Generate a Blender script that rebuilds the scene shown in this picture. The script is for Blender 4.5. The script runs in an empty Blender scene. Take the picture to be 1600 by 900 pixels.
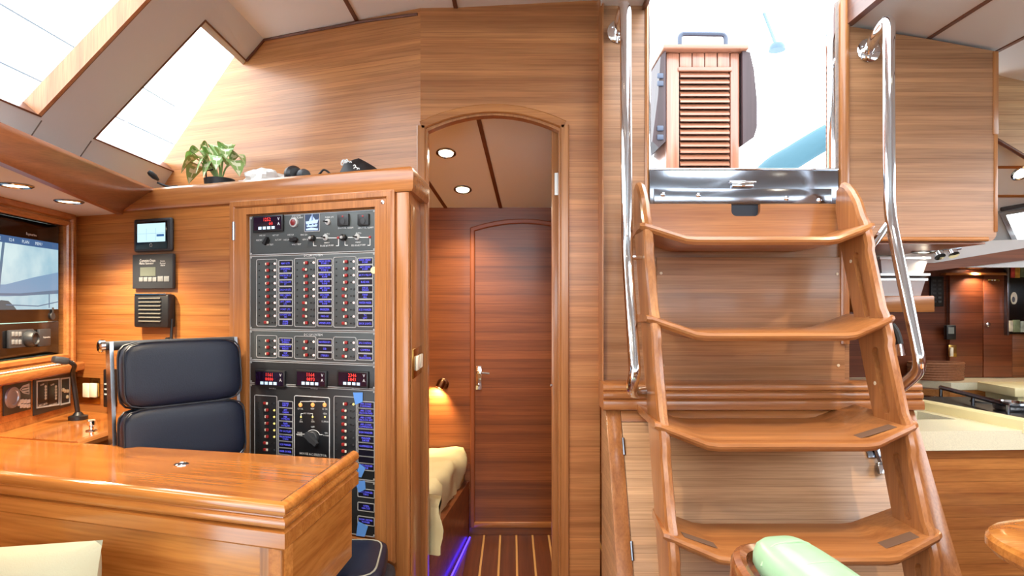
import bpy, bmesh, math, random
from mathutils import Vector, Matrix, noise
from mathutils.geometry import tessellate_polygon

random.seed(7)
scene = bpy.context.scene
COL = scene.collection
R = math.radians

# ------------------------------------------------------------------ camera, sky, exposure
CAMZ, FPX, CX, CY = 1.25, 1000.0, 800.0, 475.0
cam = bpy.data.cameras.new('camera')
cam_o = bpy.data.objects.new('camera', cam)
COL.objects.link(cam_o)
cam_o.location = (0, 0, CAMZ)
cam_o.rotation_euler = (R(90), 0, 0)
cam.sensor_width = 36.0
cam.lens = FPX / 1600 * 36
cam.shift_y = (CY - 450) / 1600
cam.clip_start = 0.05
scene.camera = cam_o

world = bpy.data.worlds.new('sky')
scene.world = world
world.use_nodes = True
bgn = world.node_tree.nodes['Background']
bgn.inputs['Color'].default_value = (0.86, 0.94, 1.0, 1)
bgn.inputs['Strength'].default_value = 3.5

scene.view_settings.view_transform = 'Standard'
scene.view_settings.look = 'None'
scene.view_settings.exposure = 1.25
scene.view_settings.gamma = 1.0
scene.view_settings.use_curve_mapping = False
scene.cycles.use_denoising = True
scene.cycles.max_bounces = 8
scene.cycles.transparent_max_bounces = 12
scene.cycles.caustics_reflective = False
scene.cycles.caustics_refractive = False

# ------------------------------------------------------------------ helpers
def lin(c):
    def f(u):
        u /= 255.0
        return u / 12.92 if u <= 0.04045 else ((u + 0.055) / 1.055) ** 2.4
    return tuple(f(u) for u in c) + (1.0,)

def K(px, py, Y):
    return Vector(((px - CX) / FPX * Y, Y, CAMZ - (py - CY) / FPX * Y))

MATS = {}
def new_mat(name):
    m = bpy.data.materials.new(name)
    m.use_nodes = True
    MATS[name] = m
    return m, m.node_tree, m.node_tree.nodes['Principled BSDF']

def plain(name, rgb, rough=0.5, metal=0.0, emit=None, estr=1.0, bump=0.0, bscale=200, vary=0.0, coat=0.0):
    m, nt, b = new_mat(name)
    c = lin(rgb)
    b.inputs['Base Color'].default_value = c
    b.inputs['Roughness'].default_value = rough
    b.inputs['Metallic'].default_value = metal
    if coat: b.inputs['Coat Weight'].default_value = coat
    if emit:
        b.inputs['Emission Color'].default_value = lin(emit)
        b.inputs['Emission Strength'].default_value = estr
    if bump or vary:
        tc = nt.nodes.new('ShaderNodeTexCoord')
        n = nt.nodes.new('ShaderNodeTexNoise')
        n.inputs['Scale'].default_value = bscale
        n.inputs['Detail'].default_value = 3
        nt.links.new(tc.outputs['Object'], n.inputs['Vector'])
        if bump:
            bp = nt.nodes.new('ShaderNodeBump')
            bp.inputs['Strength'].default_value = bump
            bp.inputs['Distance'].default_value = 0.002
            nt.links.new(n.outputs['Fac'], bp.inputs['Height'])
            nt.links.new(bp.outputs['Normal'], b.inputs['Normal'])
        if vary:
            r = nt.nodes.new('ShaderNodeValToRGB')
            r.color_ramp.elements[0].position = 0.3
            r.color_ramp.elements[1].position = 0.7
            r.color_ramp.elements[0].color = tuple(x * (1 - vary) for x in c[:3]) + (1,)
            r.color_ramp.elements[1].color = tuple(min(1, x * (1 + vary)) for x in c[:3]) + (1,)
            nt.links.new(n.outputs['Fac'], r.inputs['Fac'])
            nt.links.new(r.outputs['Color'], b.inputs['Base Color'])
    return m

def wood(name, axis, light, dark, rough=0.33, strips=0.0, coat=0.15, fine=1.0, rot=0.0):
    """grain runs along axis; strips = veneer strip height (m) across z, 0 for none"""
    light = (light[0], min(255, light[1] * 1.07), min(255, light[2] * 1.14)); dark = (dark[0], dark[1] * 1.07, dark[2] * 1.14)
    m, nt, b = new_mat(name)
    N, L = nt.nodes, nt.links
    tc = N.new('ShaderNodeTexCoord')
    oi = N.new('ShaderNodeObjectInfo')
    mul = N.new('ShaderNodeMath'); mul.operation = 'MULTIPLY'; mul.inputs[1].default_value = 7.0
    L.new(oi.outputs['Random'], mul.inputs[0])
    add = N.new('ShaderNodeVectorMath'); add.operation = 'ADD'
    src = tc.outputs['Object']
    if rot:         # grain follows a board that is turned about the vertical
        vr = N.new('ShaderNodeVectorRotate'); vr.rotation_type = 'Z_AXIS'; vr.inputs['Angle'].default_value = R(rot)
        L.new(src, vr.inputs['Vector']); src = vr.outputs[0]
    L.new(src, add.inputs[0]); L.new(mul.outputs[0], add.inputs[1])
    def stretched(a, o, det, dist=0.0):
        mp = N.new('ShaderNodeMapping')
        mp.inputs['Scale'].default_value = tuple(a if k == axis else o for k in 'xyz')
        L.new(add.outputs[0], mp.inputs['Vector'])
        n = N.new('ShaderNodeTexNoise')
        n.inputs['Scale'].default_value = 1.0
        n.inputs['Detail'].default_value = det
        n.inputs['Roughness'].default_value = 0.6
        n.inputs['Distortion'].default_value = dist
        L.new(mp.outputs[0], n.inputs['Vector'])
        return n
    n1 = stretched(0.55, 22 * fine, 4, 0.25)
    n2 = stretched(5.0, 190 * fine, 2)
    r1 = N.new('ShaderNodeValToRGB')
    e = r1.color_ramp.elements
    e[0].position, e[1].position = 0.30, 0.66
    e[0].color, e[1].color = lin(dark), lin(light)
    L.new(n1.outputs['Fac'], r1.inputs['Fac'])
    r2 = N.new('ShaderNodeValToRGB')
    e = r2.color_ramp.elements
    e[0].position, e[1].position = 0.32, 0.60
    e[0].color, e[1].color = (0.72, 0.68, 0.64, 1), (1, 1, 1, 1)
    L.new(n2.outputs['Fac'], r2.inputs['Fac'])
    mx = N.new('ShaderNodeMixRGB'); mx.blend_type = 'MULTIPLY'; mx.inputs['Fac'].default_value = 0.75
    L.new(r1.outputs['Color'], mx.inputs[1]); L.new(r2.outputs['Color'], mx.inputs[2])
    out = mx.outputs[0]
    if strips:
        sp = N.new('ShaderNodeSeparateXYZ'); L.new(tc.outputs['Object'], sp.inputs[0])
        dv = N.new('ShaderNodeMath'); dv.operation = 'DIVIDE'; dv.inputs[1].default_value = strips
        L.new(sp.outputs['Z'], dv.inputs[0])
        fl = N.new('ShaderNodeMath'); fl.operation = 'FLOOR'; L.new(dv.outputs[0], fl.inputs[0])
        wn = N.new('ShaderNodeTexWhiteNoise'); wn.noise_dimensions = '1D'; L.new(fl.outputs[0], wn.inputs['W'])
        mr = N.new('ShaderNodeMapRange')
        mr.inputs['To Min'].default_value = 0.84; mr.inputs['To Max'].default_value = 1.08
        L.new(wn.outputs['Value'], mr.inputs['Value'])
        m2 = N.new('ShaderNodeMixRGB'); m2.blend_type = 'MULTIPLY'; m2.inputs['Fac'].default_value = 1
        L.new(out, m2.inputs[1]); L.new(mr.outputs[0], m2.inputs[2])
        fr = N.new('ShaderNodeMath'); fr.operation = 'FRACT'; L.new(dv.outputs[0], fr.inputs[0])
        lt = N.new('ShaderNodeMath'); lt.operation = 'LESS_THAN'; lt.inputs[1].default_value = 0.05
        L.new(fr.outputs[0], lt.inputs[0])
        m3 = N.new('ShaderNodeMixRGB'); m3.blend_type = 'MULTIPLY'; m3.inputs[2].default_value = (0.62, 0.55, 0.5, 1)
        L.new(lt.outputs[0], m3.inputs['Fac']); L.new(m2.outputs[0], m3.inputs[1])
        out = m3.outputs[0]
    L.new(out, b.inputs['Base Color'])
    b.inputs['Roughness'].default_value = rough
    b.inputs['Coat Weight'].default_value = coat
    b.inputs['Coat Roughness'].default_value = 0.12
    return m

def glass(name, tint=(1, 1, 1, 1), gloss=0.06):
    m, nt, b = new_mat(name)
    N, L = nt.nodes, nt.links
    t = N.new('ShaderNodeBsdfTransparent'); t.inputs['Color'].default_value = tint
    g = N.new('ShaderNodeBsdfGlossy'); g.inputs['Roughness'].default_value = 0.02
    mx = N.new('ShaderNodeMixShader'); mx.inputs[0].default_value = gloss
    L.new(t.outputs[0], mx.inputs[1]); L.new(g.outputs[0], mx.inputs[2])
    L.new(mx.outputs[0], N['Material Output'].inputs['Surface'])
    return m

class MB:
    def __init__(s):
        s.v, s.f, s.mi, s.m = [], [], [], 0
    def add(s, vs, fs):
        o = len(s.v)
        s.v += [tuple(v) for v in vs]
        s.f += [[i + o for i in f] for f in fs]
        s.mi += [s.m] * len(fs)
        return s

def xyz(a, b, h): return (a, b, h)

_boxc = {}
def box(mb, a0, a1, b0, b1, h0, h1, f=xyz, bev=0.0, seg=2):
    if a0 > a1: a0, a1 = a1, a0
    if b0 > b1: b0, b1 = b1, b0
    if h0 > h1: h0, h1 = h1, h0
    if not bev:
        c = [(a, b, h) for a in (a0, a1) for b in (b0, b1) for h in (h0, h1)]
        mb.add([f(*p) for p in c], [(0, 1, 3, 2), (4, 6, 7, 5), (0, 4, 5, 1), (2, 3, 7, 6), (0, 2, 6, 4), (1, 5, 7, 3)])
        return mb
    bev = min(bev, 0.49 * min(a1 - a0, b1 - b0, h1 - h0))
    bm = bmesh.new()
    bmesh.ops.create_cube(bm, size=1)
    for v in bm.verts:
        v.co = ((a0 + a1) / 2 + v.co.x * (a1 - a0), (b0 + b1) / 2 + v.co.y * (b1 - b0), (h0 + h1) / 2 + v.co.z * (h1 - h0))
    bmesh.ops.bevel(bm, geom=bm.edges[:], offset=bev, segments=seg, profile=0.5, affect='EDGES')
    bm.verts.index_update()
    mb.add([f(*v.co) for v in bm.verts], [[v.index for v in q.verts] for q in bm.faces])
    bm.free()
    return mb

def prism(mb, outer, holes, f, t0, t1):
    """2D polygon (a,b) with holes, extruded between heights t0 and t1; f(a,b,t)"""
    loops = [outer] + list(holes)
    pts = [p for l in loops for p in l]
    tris = tessellate_polygon([[Vector((p[0], p[1], 0)) for p in l] for l in loops])
    n = len(pts)
    vs = [f(a, b, t0) for a, b in pts] + [f(a, b, t1) for a, b in pts]
    fs = [tuple(t) for t in tris] + [tuple(i + n for i in reversed(t)) for t in tris]
    o = 0
    for l in loops:
        k = len(l)
        for i in range(k):
            j = (i + 1) % k
            fs.append((o + i, o + j, o + j + n, o + i + n))
        o += k
    mb.add(vs, fs)
    return mb

def loft(mb, rings, cap=True, closed=True):
    n = len(rings[0])
    vs = [p for r in rings for p in r]
    fs = []
    for i in range(len(rings) - 1):
        for j in range(n if closed else n - 1):
            k = (j + 1) % n
            fs.append((i * n + j, i * n + k, (i + 1) * n + k, (i + 1) * n + j))
    if cap:
        fs.append(tuple(range(n)))
        fs.append(tuple(reversed(range((len(rings) - 1) * n, len(rings) * n))))
    mb.add(vs, fs)
    return mb

def smooth(pts, k=6, closed=False):
    P = [Vector(p) for p in pts]
    n = len(P)
    out = []
    for i in range(n if closed else n - 1):
        p0 = P[(i - 1) % n] if closed or i > 0 else P[0]
        p1, p2 = P[i], P[(i + 1) % n]
        p3 = P[(i + 2) % n] if closed or i + 2 < n else P[-1]
        for j in range(k):
            t = j / k
            out.append(0.5 * ((2 * p1) + (p2 - p0) * t + (2 * p0 - 5 * p1 + 4 * p2 - p3) * t * t + (3 * p1 - p0 - 3 * p2 + p3) * t ** 3))
    if not closed: out.append(P[-1])
    return out

def fillet(pts, r, k=5):
    """polyline with rounded corners"""
    P = [Vector(p) for p in pts]
    out = [P[0]]
    for i in range(1, len(P) - 1):
        a, b, c = P[i - 1], P[i], P[i + 1]
        d1, d2 = (a - b), (c - b)
        rr = min(r, d1.length * 0.48, d2.length * 0.48)
        p, q = b + d1.normalized() * rr, b + d2.normalized() * rr
        for j in range(k + 1):
            t = j / k
            out.append(p * (1 - t) ** 2 + b * 2 * t * (1 - t) + q * t * t)
    out.append(P[-1])
    return out

def tube(mb, pts, r, n=10, closed=False):
    P = [Vector(p) for p in pts]
    rings = []
    up = None
    m = len(P)
    for i in range(m):
        if closed: d = (P[(i + 1) % m] - P[i - 1])
        else: d = (P[min(i + 1, m - 1)] - P[max(i - 1, 0)])
        d.normalize()
        if up is None:
            up = Vector((0, 0, 1)) if abs(d.z) < 0.9 else Vector((0, 1, 0))
        s = d.cross(up).normalized()
        up = s.cross(d).normalized()
        rr = r[i] if isinstance(r, (list, tuple)) else r
        rings.append([P[i] + (s * math.cos(2 * math.pi * j / n) + up * math.sin(2 * math.pi * j / n)) * rr for j in range(n)])
    if closed: rings.append(rings[0])
    return loft(mb, rings, cap=not closed)

def lathe(mb, c, axis, prof, n=20):
    """prof: (radius, height along axis) from one end to the other"""
    c, ax = Vector(c), Vector(axis).normalized()
    u = ax.cross(Vector((0, 0, 1)) if abs(ax.z) < 0.9 else Vector((1, 0, 0))).normalized()
    w = ax.cross(u)
    rings = [[c + ax * h + (u * math.cos(2 * math.pi * j / n) + w * math.sin(2 * math.pi * j / n)) * max(r, 1e-4) for j in range(n)] for r, h in prof]
    return loft(mb, rings)

def sweep(mb, prof, path, f=xyz, closed=False):
    """prof: closed list of (out, h); path: 2D points; out is to the right of travel"""
    P = [Vector((p[0], p[1])) for p in path]
    n = len(P)
    rings = []
    for i in range(n):
        if closed or 0 < i < n - 1:
            d1 = (P[i] - P[i - 1]).normalized(); d2 = (P[(i + 1) % n] - P[i]).normalized()
        elif i == 0: d1 = d2 = (P[1] - P[0]).normalized()
        else: d1 = d2 = (P[-1] - P[-2]).normalized()
        n1, n2 = Vector((d1.y, -d1.x)), Vector((d2.y, -d2.x))
        m = n1 + n2
        m = m / max(m.dot(n1), 0.2)
        rings.append([f(P[i].x + m.x * o, P[i].y + m.y * o, h) for o, h in prof])
    if closed: rings.append(rings[0])
    return loft(mb, rings, cap=not closed)

def half_round(w, h, k=6):
    """profile: base on h=0, w wide, bulging to h"""
    p = [(-w / 2, 0)]
    for j in range(k + 1):
        a = math.pi * (1 - j / k)
        p.append((math.cos(a) * w / 2, h * (0.35 + 0.65 * math.sin(a))))
    p.append((w / 2, 0))
    return p

def blob(mb, c, r, amp=0.0, freq=6.0, n=18, m=12, f=None, seed=0.0):
    rings = []
    for i in range(m + 1):
        th = math.pi * i / m
        ring = []
        for j in range(n):
            ph = 2 * math.pi * j / n
            d = Vector((math.sin(th) * math.cos(ph), math.sin(th) * math.sin(ph), math.cos(th)))
            k = 1 + amp * noise.noise(d * freq + Vector((seed, seed * 2, 0)))
            p = Vector((d.x * r[0] * k, d.y * r[1] * k, d.z * r[2] * k))
            if f: p = f(p)
            ring.append(Vector(c) + p)
        rings.append(ring)
    return loft(mb, rings, cap=False)

def superbox(mb, c, ax, ay, az, hx, hy, hz, p=4.0, n=20):
    """soft cushion: a cube-sphere pushed towards a box"""
    bm = bmesh.new()
    bmesh.ops.create_cube(bm, size=2)
    bmesh.ops.subdivide_edges(bm, edges=bm.edges[:], cuts=n // 2, use_grid_fill=True)
    bm.verts.index_update()
    c = Vector(c)
    vs = []
    for v in bm.verts:
        d = v.co
        s = (abs(d.x) ** p + abs(d.y) ** p + abs(d.z) ** p) ** (1 / p)
        q = d / s
        vs.append(c + ax * q.x * hx + ay * q.y * hy + az * q.z * hz)
    mb.add(vs, [[v.index for v in q.verts] for q in bm.faces])
    bm.free()
    return mb

_txt = {}
def text_geo(s):
    if s not in _txt:
        cu = bpy.data.curves.new('t', 'FONT')
        cu.body = s; cu.resolution_u = 1; cu.size = 1
        o = bpy.data.objects.new('t', cu)
        COL.objects.link(o)
        dg = bpy.context.evaluated_depsgraph_get()
        me = o.evaluated_get(dg).to_mesh()
        vs = [(v.co.x, v.co.y) for v in me.vertices]
        fs = [tuple(p.vertices) for p in me.polygons]
        bpy.data.objects.remove(o); bpy.data.curves.remove(cu)
        xs = [v[0] for v in vs]; ys = [v[1] for v in vs]
        x0, x1, y0, y1 = min(xs), max(xs), min(ys), max(ys)
        _txt[s] = ([((x - x0) / (x1 - x0), (y - y0) / (y1 - y0)) for x, y in vs], fs, (x1 - x0) / (y1 - y0))
    return _txt[s]

def text(mb, s, a, b, h, f, t, maxw=None, align='c'):
    """flat lettering centred on (a,b), cap height h, at height t of mapping f(a,b,t)"""
    vs, fs, asp = text_geo(s)
    w = h * asp
    if maxw and w > maxw: w = maxw
    a0 = a - w / 2 if align == 'c' else a
    mb.add([f(a0 + x * w, b - h / 2 + y * h, t) for x, y in vs], fs)

_par = {}
def build(name, mb, mats, parent=None, sharp=0.55, normals=True):
    me = bpy.data.meshes.new(name)
    me.from_pydata(mb.v, [], mb.f)
    if not isinstance(mats, (list, tuple)): mats = [mats]
    for m in mats: me.materials.append(m)
    if len(mats) > 1:
        me.polygons.foreach_set('material_index', mb.mi)
    if normals:
        bm = bmesh.new(); bm.from_mesh(me)
        bmesh.ops.recalc_face_normals(bm, faces=bm.faces[:])
        bm.to_mesh(me); bm.free()
    me.shade_smooth()
    me.set_sharp_from_angle(angle=sharp)
    o = bpy.data.objects.new(name, me)
    COL.objects.link(o)
    if parent is not None:
        o.parent = parent
        o.matrix_parent_inverse = Matrix.Translation(_par.get(parent.name, Vector((0, 0, 0)))).inverted()
        _par[o.name] = Vector((0, 0, 0))
    else:
        xs = [v.co for v in me.vertices]
        c = Vector(((min(v.x for v in xs) + max(v.x for v in xs)) / 2, (min(v.y for v in xs) + max(v.y for v in xs)) / 2, min(v.z for v in xs)))
        me.transform(Matrix.Translation(-c))
        o.location = c
        _par[o.name] = c
    return o

def tag(o, label, cat, group=None, kind=None):
    o['label'] = label; o['category'] = cat
    if group: o['group'] = group
    if kind: o['kind'] = kind
    return o

def thing(name, label, cat, loc, group=None):
    o = bpy.data.objects.new(name, None)
    o.empty_display_size = 0.05
    COL.objects.link(o)
    o.location = loc
    _par[o.name] = Vector(loc)
    return tag(o, label, cat, group)

def struct(name, mb, mats, **k):
    o = build(name, mb, mats, **k)
    o['kind'] = 'structure'
    return o

def struct_empty(name, loc):
    o = bpy.data.objects.new(name, None); COL.objects.link(o); o.location = loc
    _par[o.name] = Vector(loc); o['kind'] = 'structure'; o.empty_display_size = 0.05
    return o

class Frame:
    """a vertical plane: origin, direction to the right as seen from the room, normal into the room"""
    def __init__(s, o, r):
        s.o = Vector((o[0], o[1])); s.r = Vector(r).normalized(); s.n = Vector((s.r.y, -s.r.x))
    def f(s, a, z, d=0.0):
        p = s.o + s.r * a + s.n * d
        return Vector((p.x, p.y, z))
    def px(s, x, y, d=0.0):
        D = Vector(((x - CX) / FPX, 1.0))
        t = (s.o + s.n * d).dot(s.n) / D.dot(s.n)
        return (D * t - s.o).dot(s.r), CAMZ - (y - CY) / FPX * t
    def S(s, x, d=0.0): return s.px(x, CY, d)[0]
    def rect(s, x0, y0, x1, y1, d=0.0):
        xm = (x0 + x1) / 2
        a0, a1 = s.S(x0, d), s.S(x1, d)
        return a0, a1, s.px(xm, y1, d)[1], s.px(xm, y0, d)[1]
    def box(s, mb, x0, y0, x1, y1, d0, d1, bev=0.0, seg=2):
        a0, a1, z0, z1 = s.rect(x0, y0, x1, y1, d1)
        return box(mb, a0, a1, z0, z1, d0, d1, s.f, bev, seg)
    def P(s, x, y, d=0.0):
        a, z = s.px(x, y, d)
        return s.f(a, z, d)

DW = Frame((0, 2.50), (1, 0))              # door bulkhead
LW = Frame((0, 2.42), (1, 0))              # companionway bulkhead
CB = Frame((-0.355, 2.22), (0.9369, -0.3495))   # instrument cabinet front
BL = Frame((-0.3575, 2.50), (0.9369, -0.3495))  # bulkhead above the cabinet
TV = Frame((-1.9, 2.797), (-0.12, 1.0))    # chart table wall
FW = Frame((0, 3.45), (1, 0))              # aft cabin end wall
GW = Frame((0, 3.60), (1, 0))              # galley end wall

# ------------------------------------------------------------------ materials
WL, WD = (196, 128, 70), (160, 96, 48)
bulk = wood('teak_veneer_bulkhead', 'x', (204, 130, 72), (168, 99, 52), 0.36, strips=0.021)
bulk_l = wood('teak_veneer_bulkhead_left', 'x', (204, 130, 72), (168, 99, 52), 0.36, strips=0.021, rot=20.46)
bulk_ol = wood('teak_veneer_warm_left', 'x', (196, 122, 60), (156, 86, 38), 0.34, strips=0.043, rot=20.46)
txl = wood('teak_trim_left', 'x', (190, 118, 62), (158, 92, 46), 0.26, coat=0.35, rot=20.46)
bulk_o = wood('teak_veneer_warm', 'x', (196, 122, 60), (156, 86, 38), 0.34, strips=0.043)
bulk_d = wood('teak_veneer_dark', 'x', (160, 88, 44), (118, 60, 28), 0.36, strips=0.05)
compw = wood('teak_veneer_companionway', 'x', (188, 128, 84), (154, 98, 58), 0.42, strips=0.018)
boxw = wood('teak_veneer_casing', 'x', (206, 150, 104), (178, 124, 80), 0.38, strips=0.024)
tx = wood('teak_trim_x', 'x', (190, 118, 62), (158, 92, 46), 0.26, coat=0.35)
ty = wood('teak_trim_y', 'y', (190, 118, 62), (154, 88, 44), 0.26, coat=0.35)
tz = wood('teak_trim_z', 'z', (188, 118, 64), (156, 92, 48), 0.28, coat=0.3)
gx = wood('varnished_desk_wood', 'x', (202, 122, 54), (166, 90, 36), 0.14, coat=0.6, fine=0.7, rot=17)
gy = wood('varnished_desk_side', 'y', (202, 122, 54), (166, 90, 36), 0.16, coat=0.6, fine=0.7)
lad = wood('ladder_teak_x', 'x', (182, 112, 60), (148, 84, 42), 0.28, coat=0.35)
ladz = wood('ladder_teak_z', 'z', (182, 112, 60), (146, 82, 40), 0.28, coat=0.35)
dark_trim = wood('dark_batten_wood', 'y', (112, 58, 34), (84, 42, 24), 0.4)
gal = wood('galley_teak', 'x', (134, 66, 36), (98, 44, 24), 0.34, strips=0.06)
floor_w = wood('teak_floor', 'y', (120, 62, 34), (84, 42, 24), 0.3)
holly = plain('holly_strip', (210, 160, 100), 0.4)
vinyl = plain('beige_vinyl', (206, 206, 206), 0.62, bump=0.15, bscale=500)
cream = plain('cream_headliner', (222, 222, 220), 0.7, bump=0.1, bscale=500)
chrome = plain('polished_steel', (232, 234, 238), 0.07, 1.0)
steel = plain('scratched_steel', (150, 156, 166), 0.16, 1.0, bump=0.05, bscale=60)
brass = plain('brass', (198, 158, 84), 0.22, 1.0)
bronze = plain('bronze', (120, 84, 58), 0.3, 1.0)
black = plain('black_plastic', (24, 24, 27), 0.42)
blackgl = plain('black_gloss', (12, 12, 14), 0.16)
charcoal = plain('charcoal_plastic', (52, 54, 58), 0.45)
greyp = plain('grey_panel', (70, 76, 78), 0.4, vary=0.06, bscale=8)
darkp = plain('black_panel', (38, 40, 43), 0.4)
outline = plain('engraved_grey_line', (168, 170, 172), 0.45)
white = plain('white_plastic', (236, 230, 214), 0.4)
ivory = plain('ivory_switch', (246, 238, 214), 0.35)
letter = plain('white_lettering', (225, 228, 230), 0.5)
red = plain('red_rocker', (150, 36, 34), 0.35)
ledw = plain('lit_led', (255, 220, 210), 0.4, emit=(255, 214, 200), estr=0.45)
ledy = plain('amber_led', (240, 220, 130), 0.4, emit=(240, 215, 120), estr=0.26)
ledo = plain('orange_led', (240, 160, 90), 0.4, emit=(240, 150, 80), estr=0.32)
bluet = plain('blue_backlit_lettering', (90, 90, 230), 0.5, emit=(104, 104, 248), estr=0.38)
labelb = plain('label_black', (18, 18, 34), 0.35)
redseg = plain('red_digits', (255, 60, 50), 0.5, emit=(255, 60, 48), estr=0.5)
metbtn = plain('meter_buttons', (190, 220, 240), 0.4, emit=(170, 205, 235), estr=0.26)
metpur = plain('meter_face', (26, 12, 36), 0.15)
tape = plain('blue_tape', (92, 150, 230), 0.6)
navy = plain('navy_leather', (15, 24, 44), 0.42, bump=0.25, bscale=260, vary=0.12)
navyd = plain('dark_leather_edge', (38, 42, 50), 0.5, bump=0.3, bscale=300)
thread = plain('pale_stitching', (150, 148, 136), 0.7)
alu = plain('aluminium_frame', (170, 172, 176), 0.25, 1.0)
cloth_c = plain('cream_cloth', (236, 230, 200), 0.85, bump=0.3, bscale=300)
bedcloth = plain('pale_coverlet', (216, 206, 160), 0.85, bump=0.2, bscale=250)
counter = plain('speckled_cream_counter', (232, 226, 198), 0.25, vary=0.07, bscale=260, coat=0.3)
counter_e = plain('cream_fiddle', (240, 228, 178), 0.3)
white_gel = plain('white_gelcoat', (240, 242, 244), 0.3)
pane_m = glass('window_glass')
acryl = glass('smoked_acrylic', (0.86, 0.9, 0.95, 1), 0.08)
lampm = plain('lamp_lens', (255, 240, 215), 0.4, emit=(255, 236, 206), estr=5.0)
ledblue = plain('blue_led_strip', (60, 40, 255), 0.4, emit=(60, 40, 255), estr=3.0)
green_c = plain('pale_green_leather', (146, 182, 146), 0.34, vary=0.06, bscale=30, bump=0.15)
rub = plain('rubber_black', (20, 20, 22), 0.6)

# ------------------------------------------------------------------ setting: floor
mb = MB(); box(mb, -2.2, 3.0, -2.2, 2.5, -0.05, 0.0)
floor = struct('floor', mb, floor_w)
mb = MB(); box(mb, -1.2, 0.5, 2.5, 3.46, -0.05, 0.0)
floor2 = struct('floor', mb, dark_trim)
x = -0.23
while x < 0.5:                                     # planks of the aft cabin sole with pale strips between
    mb = MB(); box(mb, x, x + 0.075, 2.54, 3.45, 0.0, 0.006, bev=0.001, seg=1); build('floor_plank', mb, floor_w, floor2)
    mb = MB(); box(mb, x + 0.0755, x + 0.0855, 2.54, 3.45, 0.0, 0.0058); build('floor_strip', mb, holly, floor2)
    x += 0.0865
mb = MB(); box(mb, 1.8, 2.75, 2.3, 3.7, -0.05, 0.0)
struct('floor', mb, floor_w)

# ------------------------------------------------------------------ setting: bulkheads
def bl_at(x):  # height of the trunk and ceiling profile, outer line
    return 0
# left upper bulkhead (rotated plane), follows the slope of the coachroof side
pl = [(0, 0.0), (0, 2.46)]
for X, z in ((-0.63, 2.46), (-1.07, 2.45), (-1.16 - 0.05, 2.36), (-1.563 - 0.12, 1.84), (-1.75, 1.66)):
    Y = 2.3667 - 0.373 * X
    pl.append((BL.S(CX + X / Y * FPX), z))
pl.append((pl[-1][0], 0.0))
mb = MB(); prism(mb, pl, [], BL.f, 0.0, -0.03)
struct('wall_aft_left', mb, bulk_l)

def arc_pts(x0, x1, y0, y1, ypk, k=14):
    """parabola-like arch through both springers and the peak"""
    out = []
    for i in range(k + 1):
        t = i / k
        base = y0 + (y1 - y0) * t
        out.append((x0 + (x1 - x0) * t, base - (((y0 + y1) / 2) - ypk) * (1 - (2 * t - 1) ** 2)))
    return out
inner = [DW.px(a, b) for a, b in arc_pts(665, 876, 203, 202, 177)]
wall = [(-0.3575, 0), (-0.3575, 2.46), (0.3437, 2.46), (0.3437, 0.0), (inner[-1][0], 0.0)] + inner[::-1] + [(inner[0][0], 0.0)]
mb = MB(); prism(mb, wall, [], DW.f, 0.0, -0.04)
struct('wall_aft', mb, wood('teak_veneer_door_wall', 'x', (204, 130, 74), (166, 96, 50), 0.35, strips=0.021))

# door_1: the arched frame and the open leaf behind its right jamb
d1 = struct_empty('door_1', DW.f(-0.08, 0.0, 0))
c = DW.px(658, 203)[0]
prof = [(-0.017, -0.001), (-0.017, 0.008), (-0.013, 0.013), (0.013, 0.013), (0.017, 0.008), (0.017, -0.001)]
arch_mid = [DW.px(a, b) for a, b in arc_pts(658.5, 882, 197, 196, 170)]
for nm, path, mt in (('jamb', [(arch_mid[0][0], 0.0), arch_mid[0]], tz), ('head_arch', arch_mid, tx), ('jamb', [arch_mid[-1], (arch_mid[-1][0], 0.0)], tz)):
    mb = MB(); sweep(mb, prof, path, DW.f); build(nm, mb, mt, d1)
# lining of the opening
mb = MB()
path = [(inner[0][0], 0.0)] + inner + [(inner[-1][0], 0.0)]
sweep(mb, [(0.0, 0.0), (0.0, -0.045), (0.008, -0.045), (0.008, 0.0)], path, DW.f)
build('jamb_lining', mb, tz, d1)
leafF = Frame((0.1575, 2.555), (0.085, 1.0))
mb = MB()
box(mb, 0.0, 0.55, 0.03, 1.955, 0.0, 0.036, leafF.f, bev=0.006)
lf = build('door_leaf', mb, tz, d1)
mb = MB(); DWb = Frame((0, 2.553), (1, 0))
DWb.box(mb, 866.5, 270, 874.5, 305, 0.0, 0.004, bev=0.001, seg=1)
for k in range(4): lathe(mb, DWb.P(870.5, 275 + 8.5 * k, 0.004), (0, -1, 0), [(0.003, 0), (0.003, 0.001), (0.0, 0.0015)], 8)
mb.v = mb.v
build('hinge_plate', mb, plain('satin_hinge', (225, 225, 222), 0.35, 0.6), d1)
mb = MB(); lathe(mb, DW.P(863, 602, -0.03), (-1, 0, 0), [(0.006, 0), (0.006, 0.008), (0.003, 0.010)], 10)
build('strike_stud', mb, chrome, d1)

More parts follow.
